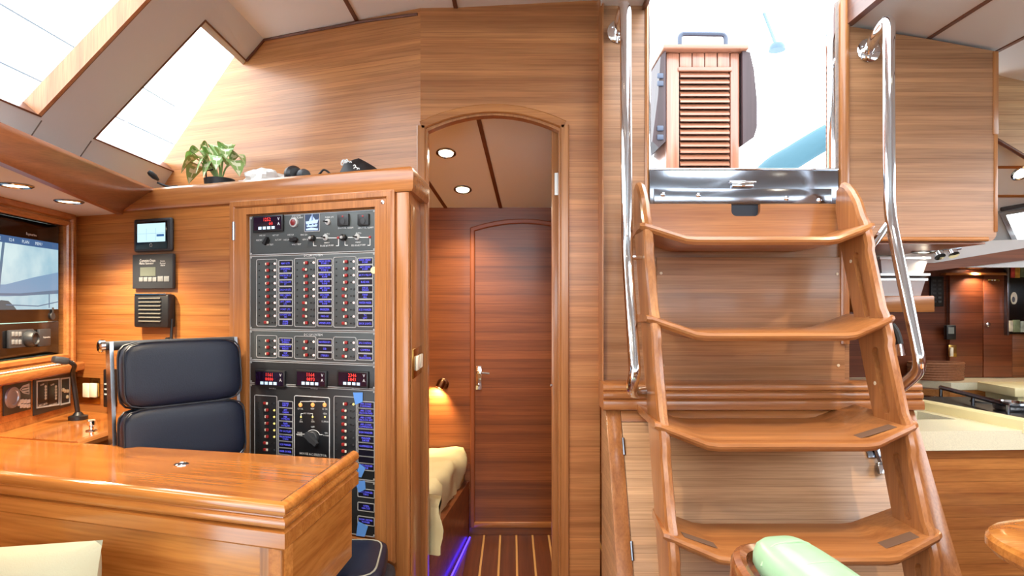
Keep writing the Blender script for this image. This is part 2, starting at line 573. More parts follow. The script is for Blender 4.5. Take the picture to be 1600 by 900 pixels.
# ------------------------------------------------------------------ aft cabin behind the door
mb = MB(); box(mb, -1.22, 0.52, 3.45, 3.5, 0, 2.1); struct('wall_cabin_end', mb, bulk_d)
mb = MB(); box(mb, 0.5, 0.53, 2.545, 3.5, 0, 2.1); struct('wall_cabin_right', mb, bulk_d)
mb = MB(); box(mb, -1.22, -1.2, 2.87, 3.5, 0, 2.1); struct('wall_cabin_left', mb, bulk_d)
ceil2 = struct_empty('ceiling', (-0.2, 3.0, 2.06))
def cab_ceil(x, y, h):   # slope of the aft cabin overhead
    return (x, y, 2.075 - (y - 2.5) * 0.3217 + h)
def slope_panel(mb, xa, xb, y0, y1, h0, h1, f, bev=0.006):
    # xa,xb = ((x at y0),(x at y1)) pairs
    q = [(xa[0], y0), (xb[0], y0), (xb[1], y1), (xa[1], y1)]
    side = lambda p: p[1] - (2.3667 - 0.373 * p[0] + 0.045)     # keep behind the slanted bulkhead
    out = []
    for i in range(len(q)):
        p, r = q[i], q[(i + 1) % len(q)]
        if side(p) >= 0: out.append(p)
        if side(p) * side(r) < 0:
            t = side(p) / (side(p) - side(r)); out.append((p[0] + (r[0] - p[0]) * t, p[1] + (r[1] - p[1]) * t))
    q = out
    prism(mb, q, [], f, h0, h1)
def cx_at(px, py):       # where a pixel meets that slope
    k = (CY - py) / FPX
    Y = (2.075 + 2.5 * 0.3217 - CAMZ) / (k + 0.3217)
    return (px - CX) / FPX * Y, Y
def seam(p, q):          # x at Y=2.54 and Y=3.45 on the line through two pixels
    (x0, y0), (x1, y1) = cx_at(*p), cx_at(*q)
    m = (x1 - x0) / (y1 - y0)
    return x0 + (2.54 - y0) * m, x0 + (3.45 - y0) * m
s1 = seam((747, 182), (782, 324)); s2 = seam((664, 276), (697, 325))
g = 0.009
for xa, xb in (((-1.2, -1.2), (s2[0] - g, s2[1] - g)), ((s2[0] + g, s2[1] + g), (s1[0] - g, s1[1] - g)), ((s1[0] + g, s1[1] + g), (0.5, 0.5))):
    mb = MB(); slope_panel(mb, xa, xb, 2.545, 3.45, 0.0, 0.03, cab_ceil); build('ceiling_panel', mb, cream, ceil2)
for sm in (s1, s2):
    mb = MB(); slope_panel(mb, (sm[0] - g, sm[1] - g), (sm[0] + g, sm[1] + g), 2.545, 3.45, -0.004, 0.03, cab_ceil); build('batten', mb, dark_trim, ceil2)
mb = MB(); prism(mb, [(-1.2, 2.9), (-0.36, 2.56), (0.5, 2.56), (0.5, 3.5), (-1.2, 3.5)], [], xyz, 2.16, 2.2); build('deck_panel', mb, vinyl, ceil2)

d2 = struct_empty('door_2', FW.f(0.05, 0, 0))
arch = [FW.px(a, b) for a, b in arc_pts(742, 890, 362, 362, 350)]
leaf = [(arch[0][0], FW.px(800, 818)[1]), (arch[-1][0], FW.px(800, 818)[1])] + arch[::-1]
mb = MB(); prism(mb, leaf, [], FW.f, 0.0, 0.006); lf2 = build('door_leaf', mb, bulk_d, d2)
am = [FW.px(a, b) for a, b in arc_pts(738.5, 893, 359, 359, 346)]
prof2 = [(-0.013, 0), (-0.013, 0.012), (-0.008, 0.017), (0.008, 0.017), (0.013, 0.012), (0.013, 0)]
mb = MB(); sweep(mb, prof2, [(am[0][0], 0.05)] + am + [(am[-1][0], 0.05)], FW.f); build('door_frame', mb, plain('teak_dark_trim', (150, 84, 46), 0.35), d2)
mb = MB(); FW.box(mb, 735, 816, 900, 825, 0, 0.016, bev=0.004); build('threshold', mb, tx, d2)
mb = MB()
FW.box(mb, 743.5, 572, 752.5, 609, 0.006, 0.012, bev=0.002)
a, z = FW.px(747, 581)
lathe(mb, FW.f(a, z, 0.012), (0, -1, 0), [(0.010, 0), (0.010, 0.02), (0.006, 0.035)], 10)
tube(mb, fillet([FW.f(a, z, 0.042), FW.f(a + 0.01, z, 0.045), FW.f(a + 0.062, z - 0.004, 0.045)], 0.01), 0.006, 8)
lathe(mb, FW.P(747, 602, 0.012), (0, -1, 0), [(0.007, 0), (0.007, 0.006), (0.004, 0.008)], 10)
build('door_handle', mb, chrome, d2)

# berth
bed = thing('berth', 'berth in the aft cabin under a pale coverlet, seen through the arched doorway', 'bed', (-0.7, 3.0, 0.0))
mb = MB(); prism(mb, [(-1.2, 2.88), (-0.40, 2.58), (-0.33, 2.58), (-0.23, 3.44), (-1.2, 3.44)], [], xyz, 0.0, 0.30)
build('bed_base', mb, bulk_d, bed)
mb = MB(); prism(mb, [(-1.19, 2.90), (-0.41, 2.60), (-0.38, 2.60), (-0.29, 3.43), (-1.19, 3.43)], [], xyz, 0.302, 0.455)
build('mattress', mb, cloth_c, bed)
mb = MB()
rings = []
for i in range(37):
    Y = 2.555 + (3.435 - 2.555) * i / 36
    xe = -0.352 + (Y - 2.6) * 0.125
    ring = []
    for s in range(33):
        u = s / 32
        L = u * 1.06
        flat = 0.80
        if L < flat: X, Z, ox, oz = xe - 0.045 - (flat - L), 0.478, 0, 1
        elif L < flat + 0.075:
            a = (L - flat) / 0.075 * math.pi / 2
            X, Z, ox, oz = xe - 0.045 + 0.045 * math.sin(a), 0.478 - 0.045 * (1 - math.cos(a)), math.sin(a), math.cos(a)
        else: X, Z, ox, oz = xe, 0.433 - (L - flat - 0.075), 1, 0
        w = 0.024 * noise.noise(Vector((X * 5, Y * 9, Z * 6))) + 0.020 * noise.noise(Vector((X * 14, Y * 22, Z * 9 + 3)))
        w *= 0.5 if L < flat else 1.1
        w = max(w, -0.012)
        X = max(X, (2.45 - Y) / 0.373, -1.19)
        ring.append(Vector((X + ox * w, Y, Z + oz * w)))
    low = [p + Vector((-0.008 if k > 26 else 0, 0, -0.01 if k <= 26 else -0.004)) for k, p in enumerate(ring)][::-1]
    rings.append(ring + low)
loft(mb, rings)
build('coverlet', mb, bedcloth, bed, sharp=1.2)
mb = MB()
pts = [(-0.290, 2.78, 0.010), (-0.224, 3.40, 0.010)]
tube(mb, pts, 0.004, 6)
o = build('floor_led_strip', mb, ledblue); tag(o, 'blue glowing light strip along the foot of the berth', 'light strip')

# reading lamp
rl = thing('reading_lamp', 'small bronze reading lamp on the wall above the berth', 'lamp', FW.P(690, 601))
mb = MB(); lathe(mb, FW.P(692, 600), (0, -1, 0), [(0.032, 0), (0.032, 0.008), (0.024, 0.014), (0.012, 0.016), (0.012, 0.035), (0, 0.036)], 20); build('base', mb, bronze, rl)
hd = (FW.P(690, 599, 0.045))
ax = Vector((-0.45, -0.25, -0.85)).normalized()
mb = MB(); lathe(mb, hd - ax * 0.018, ax, [(0.0, -0.002), (0.016, 0), (0.021, 0.012), (0.023, 0.045), (0.020, 0.045), (0.017, 0.02), (0, 0.018)], 18); build('lamp_shade', mb, bronze, rl)
mb = MB(); lathe(mb, hd + ax * 0.014, ax, [(0.0, 0), (0.014, 0.001), (0.012, 0.006), (0, 0.008)], 12); build('bulb', mb, lampm, rl)
ld = bpy.data.lights.new('reading_lamp_light', 'SPOT'); ld.energy = 5; ld.color = (1, 0.72, 0.38); ld.spot_size = R(120); ld.spot_blend = 0.6; ld.shadow_soft_size = 0.012
lo = bpy.data.objects.new('reading_lamp_light', ld); COL.objects.link(lo); lo.location = hd + ax * 0.034
lo.rotation_euler = Vector((-0.35, 0.45, -0.9)).to_track_quat('-Z', 'Y').to_euler()
lo.parent = rl; lo.matrix_parent_inverse = Matrix.Translation(_par[rl.name]).inverted()

# ------------------------------------------------------------------ coachroof side with windows (left)
SL = Vector((0.403, 0.0, 0.46)).normalized(); SLN = Vector((-SL.z, 0, SL.x))      # up the slope, outward normal
SB = Vector((-1.563, 2.95, 1.86)); SD = Vector((-0.03, 1, 0)).normalized()
def trunk(u, v, t=0.0):    # u = Y along the boat, v = distance up the slope, t outward
    return SB + SD * ((u - 2.95) / SD.y) + SL * v + SLN * t
W1 = (0.95, 2.085); W2 = (2.36, 3.02)
VT = 0.605
holes = [[(W1[0], 0.0), (W1[1], 0.0), (W1[1] + 0.03, VT), (W1[0], VT)], [(W2[0], 0.0), (W2[1], 0.0), (W2[1], VT), (W2[0] + 0.035, VT)],
         [(-0.45, 0.0), (0.7, 0.0), (0.7, VT), (-0.45, VT)], [(-1.85, 0.0), (-0.7, 0.0), (-0.7, VT), (-1.85, VT)]]
mb = MB(); prism(mb, [(-2.2, -0.22), (3.08, -0.22), (3.08, 0.70), (-2.2, 0.70)], holes, trunk, 0.0, 0.07)
struct('wall_left', mb, vinyl)
# stitched seams of the vinyl
for nm, hh in (('window_1', holes[0]), ('window_2', holes[1]), ('window_3', holes[2]), ('window_4', holes[3])):
    w = struct_empty(nm, trunk(sum(p[0] for p in hh) / 4, 0.0, 0.03))
    def fr(a, b, h): return trunk(a, b, h)
    mb = MB(); sweep(mb, [(0, -0.004), (0, 0.06), (-0.006, 0.06), (-0.006, -0.004)], hh, fr, closed=True)
    build('window_frame', mb, dark_trim, w)
    mb = MB(); prism(mb, hh, [], trunk, 0.058, 0.066); build('pane', mb, pane_m, w)
    if nm == 'window_1':
        mb = MB(); prism(mb, [(hh[1][0] - 0.022, 0.006), (hh[1][0] - 0.006, 0.006), (hh[2][0] - 0.006, VT - 0.006), (hh[2][0] - 0.022, VT - 0.006)], [], trunk, -0.006, 0.058)
        build('window_reveal', mb, wood('teak_reveal', 'z', (190, 122, 76), (160, 96, 56), 0.35), w)
# two vinyl seams running down to the beam below the pillar
for u in (2.10, 2.36):
    mb = MB(); tube(mb, [trunk(u, -0.01, -0.001), trunk(u + 0.015, -0.10, -0.001), trunk(u + 0.03, -0.2, -0.001)], 0.0022, 6)
    o = struct('trim_1', mb, plain('vinyl_seam', (120, 108, 98), 0.7))

# unseen forward bulkhead, added to block low frontal light: teak below, windows above
FB = Frame((0, -2.2), (-1, 0))
mb = MB(); prism(mb, [(-3.05, 0.0), (2.05, 0.0), (2.05, 2.6), (-3.05, 2.6)], [[(-2.2, 1.35), (-1.0, 1.35), (-1.0, 2.15), (-2.2, 2.0)], [(-.85, 1.35), (.85, 1.35), (.85, 2.3), (-.85, 2.3)], [(1.0, 1.35), (1.55, 1.35), (1.3, 2.2), (1.0, 2.2)]], FB.f, 0.0, -0.04)
struct('wall_forward', mb, bulk)

# ceiling: cambered cream panels with dark battens
ceil = struct_empty('ceiling', (0, 0.5, 2.4))
PROF = [(-1.16, 2.318), (-1.07, 2.393), (-0.63, 2.402), (-0.22, 2.408), (0.335, 2.437)]
def cpan(name, xa, za, xb, zb, y0, y1, mat, up=0.03, dz=0.0):
    mb = MB()
    vs = [(xa, y0, za + dz), (xb, y0, zb + dz), (xb, y1, zb + dz), (xa, y1, za + dz)]
    vs2 = [(a, b, c + up) for a, b, c in vs]
    mb.add(vs + vs2, [(0, 1, 2, 3), (7, 6, 5, 4), (0, 4, 5, 1), (1, 5, 6, 2), (2, 6, 7, 3), (3, 7, 4, 0)])
    return build(name, mb, mat, ceil)
cpan('ceiling_edge', -1.18, 2.30, -1.07, 2.393, -2.2, 2.85, vinyl)
segs = [(-1.07, 2.393, -0.638, 2.402, 2.85), (-0.622, 2.402, -0.228, 2.408, 2.70), (-0.212, 2.408, 0.335, 2.437, 2.52)]
for xa, za, xb, zb, y1 in segs: cpan('ceiling_panel', xa, za, xb, zb, -2.2, y1, cream)
for xm, zm, y1 in ((-0.63, 2.402, 2.7), (-0.22, 2.408, 2.56)): cpan('batten', xm - 0.008, zm, xm + 0.008, zm, -2.2, y1, dark_trim, dz=-0.004)
RP = [(1.275, 2.313), (1.585, 2.262), (1.85, 2.215), (2.75, 2.02)]
for i in range(3):
    (xa, za), (xb, zb) = RP[i], RP[i + 1]
    cpan('ceiling_panel', xa + (0.008 if i else 0.012), za, xb - 0.008, zb, -2.2, 2.8, cream)
for xm, zm in RP[1:3]: cpan('batten', xm - 0.008, zm, xm + 0.008, zm, -2.2, 2.8, dark_trim, dz=-0.005)
cpan('hatch_trim', 1.257, 2.300, 1.285, 2.300, 0.9, 2.42, dark_trim, up=0.12)
cpan('hatch_surround', 0.335, 2.378, 0.492, 2.378, 0.9, 2.42, cream, up=0.08)
cpan('hatch_trim', 0.492, 2.362, 0.506, 2.362, 0.9, 2.42, dark_trim, up=0.12)
cpan('ceiling_panel', 0.335, 2.42, 1.275, 2.36, -2.2, 0.9, cream)
# dark edge under the sloped side of the ceiling against the bulkhead
mb = MB(); a0 = BL.P(385, 95, 0.004); a1 = BL.P(413, 62, 0.004); a2 = BL.P(570, 33, 0.004); a3 = BL.P(652, 22, 0.004)
tube(mb, [a0, a1, a2, a3], 0.006, 6); struct('trim_2', mb, dark_trim)

# ------------------------------------------------------------------ chart-table side wall, soffit, beam, device wall
mb = MB()
corner = CB.S(120)
# device wall + cabinet carcass front (one plane)
a_l = corner
zt = 1.70
prism(mb, [(a_l - 0.1, 0.0), (CB.S(360), 0.0), (CB.S(360), zt), (a_l - 0.1, zt)], [], CB.f, 0.0, -0.03)
struct('wall_device', mb, bulk_ol)

tv_len = 1.9
mb = MB()
scr_hole = [(TV.S(-220, 0), TV.px(99, 552)[1]), (TV.S(99), TV.px(99, 552)[1]), (TV.S(99), TV.px(99, 353)[1]), (TV.S(-220), TV.px(99, 353)[1])]
prism(mb, [(-tv_len, 0.0), (0.03, 0.0), (0.03, 1.66), (-tv_len, 1.66)], [scr_hole], TV.f, 0.0, -0.06)
struct('wall_chart_table', mb, bulk_o)
mb = MB()
zf0, zf1 = scr_hole[0][1], scr_hole[2][1]
path = [(scr_hole[0][0], zf0), (scr_hole[1][0], zf0), (scr_hole[1][0], zf1), (scr_hole[0][0], zf1)]
sweep(mb, [(0.0, -0.02), (0.0, 0.012), (0.006, 0.018), (0.020, 0.018), (0.024, 0.010), (0.028, 0.010), (0.032, 0.022), (0.052, 0.022), (0.056, 0.016), (0.056, -0.001)], path, TV.f, closed=True)
o = struct('trim_3', mb, ty)
# ledge nosing under the screen
mb = MB(); zl = TV.px(118, 569)[1]
prism(mb, [(0, zl + 0.012), (0.03, zl + 0.012), (0.040, zl + 0.006), (0.043, zl - 0.008), (0.040, zl - 0.022), (0.026, zl - 0.030), (0.0, zl - 0.034)], [],
      lambda d, z, s: TV.f(s, z, d), -1.2, -0.004)
struct('trim_4', mb, ty)

mb = MB(); cp0, cp1 = TV.f(TV.S(114, .03), zl + .016, .03), TV.f(-1.2, zl + .016, .03)
for k in range(60):
    p_ = cp1.lerp(cp0, k / 59); lathe(mb, p_ - Vector((0, .006, 0)), (0, 1, 0), [(.0, 0), (.004, .003), (.004, .009), (0, .012)], 6)
tube(mb, [cp0, cp1], .002, 5)
o = tag(build('bead_strip', mb, plain('bead_white', (226, 220, 206), .4)), 'thin white beaded strip lying on the ledge under the plotter screen', 'strip'); o['kind'] = 'stuff'
# soffit with the downlights and the beam in front of it
bt0, bt1 = K(0, 195, 1.68), K(240, 297, 2.64)
bb0, bb1 = K(0, 246, 1.70), K(192, 334, 2.70)
def ext(p, q, t): return p + (q - p) * t
zb = 1.632
sof = [(-1.93, 2.80), (bb1.x, 2.705), (bb1.x + 0.02, 2.60), (ext(bb1, bb0, 2.4).x + 0.02, ext(bb1, bb0, 2.4).y), (-2.0, ext(bb1, bb0, 2.4).y)]
mb = MB(); prism(mb, [(-2.05, 2.87), (-1.662, 2.705), (-1.385, 1.70), (-1.04, 0.5), (-1.04, -2.2), (-2.05, -2.2)], [], xyz, zb, zb + 0.02)
struct('ceiling_soffit', mb, vinyl)
bmv = []
for t in (0.0, 2.2):
    top, bot = ext(bt1, bt0, t), ext(bb1, bb0, t)
    top.z, bot.z = 1.728, zb - 0.004
    bmv += [bot, bot + Vector((0.004, -0.002, 0.012)), top + Vector((0.004, -0.002, -0.012)), top, top + Vector((-0.10, 0.0, 0.0)), bot + Vector((-0.03, 0.01, 0.0))]
mb = MB(); loft(mb, [bmv[:6], bmv[6:]])
struct('trim_5', mb, wood('beam_teak', 'y', (164, 92, 50), (138, 72, 38), 0.3, coat=0.3))
mb = MB(); prism(mb, [(-2.2, 3.2), (-1.2, 3.2), (-1.2, -2.2), (-2.2, -2.2)], [], xyz, 1.705, 1.722)
# ledge that closes the shelf between beam and coachroof side
mb = MB(); prism(mb, [(-2.0, 2.9), (-1.60, 2.72), (-1.33, 1.0), (-1.33, -2.2), (-2.0, -2.2)], [], xyz, 1.70, 1.715)
struct('trim_6', mb, vinyl)

# ------------------------------------------------------------------ instrument cabinet
cab = thing('instrument_cabinet', 'tall teak cabinet holding the black switch panel, left of the arched doorway', 'cabinet', (-0.55, 2.35, 0))
mb = MB()
sL = CB.S(360)
# carcass in plan, up to the top
q = [CB.f(sL, 0, 0), CB.f(0, 0, 0), Vector((-0.358, 2.49, 0)), BL.f(BL.S(410), 0, 0.003)]
prism(mb, [(p.x, p.y) for p in q], [], xyz, 0.0, 1.70)
build('carcass', mb, tz, cab)
mb = MB()  # top with rounded nosing, runs on over the device wall
q2 = [CB.f(CB.S(205), 0, 0), CB.f(0.0, 0, 0), Vector((-0.358, 2.495, 0)), BL.f(BL.S(250), 0, 0.004)]
prism(mb, [(p.x, p.y) for p in q2], [], xyz, 1.70, 1.712)
top = build('cabinet_top', mb, txl, cab)
mb = MB()
nz = [(-0.015, 1.640), (0.010, 1.640), (0.016, 1.650), (0.018, 1.700), (0.013, 1.718), (0.002, 1.727), (-0.012, 1.723), (-0.015, 1.71)]
e0 = CB.f(CB.S(196), 0, 0); e1 = CB.f(0.0, 0, 0); e2 = Vector((-0.340, 2.496, 0))
sweep(mb, nz, [(e0.x, e0.y), (e1.x, e1.y), (e2.x, e2.y)])
build('top_nosing', mb, txl, cab)
# corner post and face frame
mb = MB(); box(mb, CB.S(621), 0.0, 0.0, 1.64, 0.0, 0.008, CB.f, bev=0.004); build('corner_post', mb, tz, cab)
mb = MB(); zc0, zc1 = CB.px(588, 866)[1], CB.px(600, 304)[1]
path = [(CB.S(368), zc0), (CB.S(613), zc0), (CB.S(613), zc1), (CB.S(368), zc1)]
sweep(mb, [(-0.016, 0.0), (-0.016, 0.016), (-0.010, 0.022), (0.006, 0.022), (0.010, 0.016), (0.016, 0.014), (0.016, 0.0)], path, CB.f, closed=True)
build('face_moulding', mb, tz, cab)
# door with a window for the panel
PZ = lambda y: CB.px(588, y)[1]
S0, S1 = CB.S(392), CB.S(589)
zp0, zp1 = PZ(841), PZ(326)
mb = MB()
do = [(CB.S(372), zc0 + 0.018), (CB.S(608), zc0 + 0.018), (CB.S(608), zc1 - 0.018), (CB.S(372), zc1 - 0.018)]
prism(mb, do, [[(S0 - 0.004, zp0 - 0.004), (S1 + 0.004, zp0 - 0.004), (S1 + 0.004, zp1 + 0.004), (S0 - 0.004, zp1 + 0.004)]], CB.f, 0.001, 0.020)
door = build('door', mb, tz, cab)
for y in (362, 565, 780):
    mb = MB(); zz = CB.px(372, y)[1]
    tube(mb, [CB.f(CB.S(371.5), zz - 0.035, 0.022), CB.f(CB.S(371.5), zz + 0.035, 0.022)], 0.006, 8); build('hinge', mb, steel, door)
for y in (316, 857):
    mb = MB(); lathe(mb, CB.P(598, y, 0.02), tuple(CB.n) + (0,), [(0.007, 0), (0.007, 0.002), (0.004, 0.003), (0, 0.003)], 10); build('screw', mb, chrome, door)
mb = MB(); box(mb, CB.S(372), CB.S(612), 0.10, zc0 - 0.03, 0.0, 0.012, CB.f, bev=0.004); build('drawer', mb, tx, cab)
# side panel of the cabinet with its top gap line
SF = Frame((-0.355, 2.222), (-0.0025, 0.27))
mb = MB(); box(mb, 0.02, 0.255, 0.05, 1.60, 0.0, 0.004, SF.f, bev=0.002); build('side_panel', mb, tz, cab)
# brass switch plate on the side
sw = thing('switch_plate', 'brass plate with two white switches on the cabinet side', 'switch', SF.f(0.15, 1.0, 0.006))
mb = MB(); box(mb, 0.03, 0.25, 0.985, 1.09, 0.0042, 0.008, SF.f, bev=0.0015); build('plate', mb, brass, sw)
for a in (0.07, 0.16):
    mb = MB(); box(mb, a, a + 0.06, 1.01, 1.062, 0.008, 0.018, SF.f, bev=0.004); build('switch', mb, ivory, sw)

# ------------------------------------------------------------------ the switch panel
pan = thing('breaker_board', 'black marine switch panel with rows of red breakers and blue labels', 'switch panel', CB.f((S0 + S1) / 2, zp0, 0.004))
rows = [PZ(327), PZ(393.5), PZ(518.5), PZ(570), PZ(609), PZ(752), PZ(839.5)]
mats_pl = [greyp, greyp, greyp, darkp, darkp, darkp]
for i in range(6):
    mb = MB(); box(mb, S0, S1, rows[i + 1] + 0.0006, rows[i] - 0.0006, 0.0015, 0.007, CB.f, bev=0.0015)
    mb.m = 1
    sweep(mb, [(-0.0014, 0.0069), (-0.0014, 0.0078), (0.0014, 0.0078), (0.0014, 0.0069)], [(S0 + .003, rows[i + 1] + .003), (S1 - .003, rows[i + 1] + .003), (S1 - .003, rows[i] - .003), (S0 + .003, rows[i] - .003)], CB.f, closed=True)
    for a in (S0 + 0.008, S1 - 0.008):
        for zz in (rows[i] - 0.008, rows[i + 1] + 0.008):
            lathe(mb, CB.f(a, zz, 0.007), tuple(CB.n) + (0,), [(0.0035, 0), (0.003, 0.0016), (0, 0.002)], 8)
    build('panel_plate', mb, [mats_pl[i], outline], pan)
D = 0.0075
def A3(X, Y): return 370 + X / 3.3333, 310 + Y / 3.3333
def A4(X, Y): return 370 + X / 2.648, 560 + Y / 2.648
Fc = CB.f
MPX = 0.00283     # metres per photo pixel on this plane, across
def rrect(mb, a0, a1, z0, z1, r=0.006, w=0.0024, t0=D - 0.0006, t1=D + 0.0016):
    pth = []
    for (cx_, cz_, s_) in ((a1 - r, z0 + r, -90), (a1 - r, z1 - r, 0), (a0 + r, z1 - r, 90), (a0 + r, z0 + r, 180)):
        for k in range(4):
            an = R(s_ + 30 * k); pth.append((cx_ + r * math.cos(an), cz_ + r * math.sin(an)))
    sweep(mb, [(-w / 2, t0), (-w / 2, t1), (w / 2, t1), (w / 2, t0)], pth, CB.f, closed=True)
def breaker(a, z, on, led=0):
    mb = MB()
    k = 0.004 if on else -0.004
    mb.m = 0; box(mb, a - 0.009 + k * 0.4, a + 0.009 + k * 0.4, z - 0.0055, z + 0.0055, D - 0.001, D + 0.0015, Fc)
    mb.m = 1; box(mb, (a - 0.001 if on else a - 0.013), (a + 0.010 if on else a - 0.001), z - 0.0058, z + 0.0058, D, D + 0.009, Fc, bev=0.003)
    mb.m = 2; box(mb, (a - 0.008 if on else a - 0.001), (a - 0.001 if on else a + 0.006), z - 0.0055, z + 0.004, D, D + 0.006, Fc, bev=0.002)
    ld_ = MB(); lathe(ld_, Fc(a + 0.034, z, D), tuple(CB.n) + (0,), [(0.0045, 0), (0.004, 0.002), (0, 0.003)], 8)
    mb_ = mb; mb = dots; lathe(mb, Fc(a - 0.040, z, D), tuple(CB.n) + (0,), [(0.003, 0), (0.0028, 0.0015), (0, 0.002)], 6)
    lathe(mb, Fc(a + 0.022, z, D), tuple(CB.n) + (0,), [(0.003, 0), (0.0028, 0.0015), (0, 0.002)], 6)
    b_ = build('breaker', mb_, [black, red, white], pan)
    build('indicator_lamp', ld_, (ledy if led else ledw) if on else charcoal, b_)
def lab(a, z, words, w=0.063, h=0.0225, bright=1):
    mb = MB()
    mb.m = 0; box(mb, a - w / 2 + 0.004, a + w / 2 - 0.004, z - h / 2 + 0.003, z + h / 2 - 0.003, D - 0.001, D + 0.0012, Fc)
    mb.m = 1; rrect(mb, a - w / 2, a + w / 2, z - h / 2, z + h / 2, 0.003, 0.0026)
    mb.m = 2
    L = words.split('|') if words else []
    for k, s in enumerate(L):
        zz = z if len(L) == 1 else z + (0.0042 if k == 0 else -0.0042)
        text(mb, s, a, zz, 0.0072 if len(L) == 1 else 0.0066, Fc, D + 0.0016, w - 0.013)
    build('breaker_label', mb, [labelb, outline, bluet], pan)
colsX = (168, 368, 574); labX = (262, 466, 676)
words24 = [['NAV LTS', 'STEAMING|LTS', 'ANCHOR LT|ON', 'TRI-COLOR|LT', 'SALOON LTS', 'MID CABIN|LTS', 'AFT CABIN|LTS', 'PORT LTS', 'COCKPIT LTS|ON', 'SPARE|LIGHT'],
           ['FRESH WATER|PUMP 1', 'FRESH WATER|PUMP 2', 'FWD BILGE|PUMP', 'MID BILGE|PUMP', 'AFT BILGE|PUMP', 'SHOWER|SUMP', 'GREY WATER|PUMP', 'FREEZER', 'FRIDGE', 'WINDLASS'],
           ['FWD HEAD|PUMP', 'AFT HEAD|PUMP', 'AUTO PILOT', 'RADAR', 'DECK|WASH', 'FANS|ALL', 'WATER MAKER', 'ICE MAKER', 'TV|LIFT', 'DECK LIGHTS']]
on24 = [[1, 1, 1, 1, 1, 1, 1, 1, 1, 0], [1, 0, 1, 1, 1, 1, 0, 0, 0, 1], [1, 1, 1, 1, 0, 0, 1, 0, 1, 0]]
bx = MB(); dots = MB()
for c_ in range(3):
    px_, _ = A3(colsX[c_], 0); lx_, _ = A3(labX[c_], 0)
    a, la = CB.S(px_), CB.S(lx_)
    for r_ in range(10):
        z = CB.px(480, 310 + (336 + r_ * 34.6) / 3.3333)[1]
        breaker(a, z, on24[c_][r_]); lab(la, z, words24[c_][r_])
    rrect(bx, a - 0.052, a + 0.044, CB.px(480, 310 + 668 / 3.333)[1], CB.px(480, 310 + 312 / 3.333)[1])
words12 = [['CD RADIO|STEREO', 'CHARTPLOT|RADIO', 'VHF|RADIO'], ['NAVTEX/GPS', 'SSB', 'STEREO'], ['LPG CONTROL', 'CAMERA', 'AIS|TRANSCEIVER']]
on12 = [[1, 1, 1], [1, 0, 1], [1, 1, 0]]
for c_ in range(3):
    a, la = CB.S(A3(colsX[c_], 0)[0]), CB.S(A3(labX[c_], 0)[0])
    for r_ in range(3):
        z = CB.px(480, 310 + (745 + r_ * 34.5) / 3.3333)[1]
        breaker(a, z, on12[c_][r_]); lab(la, z, words12[c_][r_])
    rrect(bx, a - 0.052, a + 0.044, CB.px(480, 310 + 835 / 3.333)[1], CB.px(480, 310 + 718 / 3.333)[1])
# AC section
wordsL = ['SHORE|INPUT', 'AFT|CABIN', 'MID|OUTLETS', 'FWD|OUTLETS', 'TV OUTLET', 'MICROWAVE|OVEN', 'ICE MAKER', 'HAIR DRYER', '', 'WATER HEAT']
onL = [0, 1, 1, 1, 1, 1, 0, 0, 0, 0]
for r_ in range(10):
    z = CB.px(430, A4(0, 186 + 27.4 * r_)[1])[1]
    breaker(CB.S(A4(131, 0)[0]), z, onL[r_], 1); lab(CB.S(A4(208, 0)[0]), z, wordsL[r_], 0.066, 0.0245)
wordsR = ['AIR COND|FORWARD', 'AIR COND|SALOON FWD', 'AIR COND|SALOON AFT', 'AIR COND|COMPRESSOR', 'DISH WASHER', 'WASHER|DRYER', 'COMPRESSOR', '', '', 'BATT CHARGER|ONE']
onR = [1, 0, 0, 0, 0, 0, 0, 0, 0, 0]
for r_ in range(10):
    z = CB.px(575, A4(0, 192 + 28.3 * r_)[1])[1]
    breaker(CB.S(A4(455, 0)[0]), z, onR[r_], 1); lab(CB.S(A4(540, 0)[0]), z, wordsR[r_], 0.068, 0.0245)
for y_, w_ in ((556, 'BATT CHARGER|TWO'), (613, 'OPEN|CIRCUIT'), (670, 'BOW SHORE|POWER')):
    lab(CB.S(A4(540, 0)[0]), CB.px(575, A4(0, y_)[1])[1], w_, 0.068, 0.029)
rrect(bx, CB.S(A4(80, 0)[0]), CB.S(A4(172, 0)[0]), CB.px(430, A4(0, 470)[1])[1], CB.px(430, A4(0, 155)[1])[1])
rrect(bx, CB.S(A4(408, 0)[0]), CB.S(A4(500, 0)[0]), CB.px(560, A4(0, 490)[1])[1], CB.px(560, A4(0, 160)[1])[1])
build('breaker_frames', bx, outline, pan)['kind'] = 'stuff'
build('fixing_dots', dots, black, pan)['kind'] = 'stuff'
# selector plate
sel = MB(); box(sel, CB.S(A4(246, 0)[0]), CB.S(A4(388, 0)[0]), CB.px(490, A4(0, 470)[1])[1], CB.px(490, A4(0, 158)[1])[1], D - 0.001, D + 0.0015, Fc, bev=0.001)
sel.m = 1; rrect(sel, CB.S(A4(245, 0)[0]), CB.S(A4(389, 0)[0]), CB.px(490, A4(0, 471)[1])[1], CB.px(490, A4(0, 157)[1])[1])
def pm(X, Y, d=D): # AC crop -> (s,z)
    p = A4(X, Y); return CB.px(p[0], p[1], d)
T2 = D + 0.0022
def bar(mb, p, q, w=0.0022, t=T2):
    p, q = Vector(p), Vector(q); d = (q - p).normalized(); n_ = Vector((-d.y, d.x)) * w / 2
    prism(mb, [tuple(p + n_), tuple(q + n_), tuple(q - n_), tuple(p - n_)], [], Fc, D + 0.001, t)
for a_, b_ in (((265, 190), (265, 178)), ((265, 178), (365, 178)), ((365, 178), (365, 190)), ((267, 243), (267, 228)), ((267, 228), (275, 228)), ((306, 228), (315, 228)), ((315, 228), (315, 243))):
    bar(sel, pm(*a_), pm(*b_))
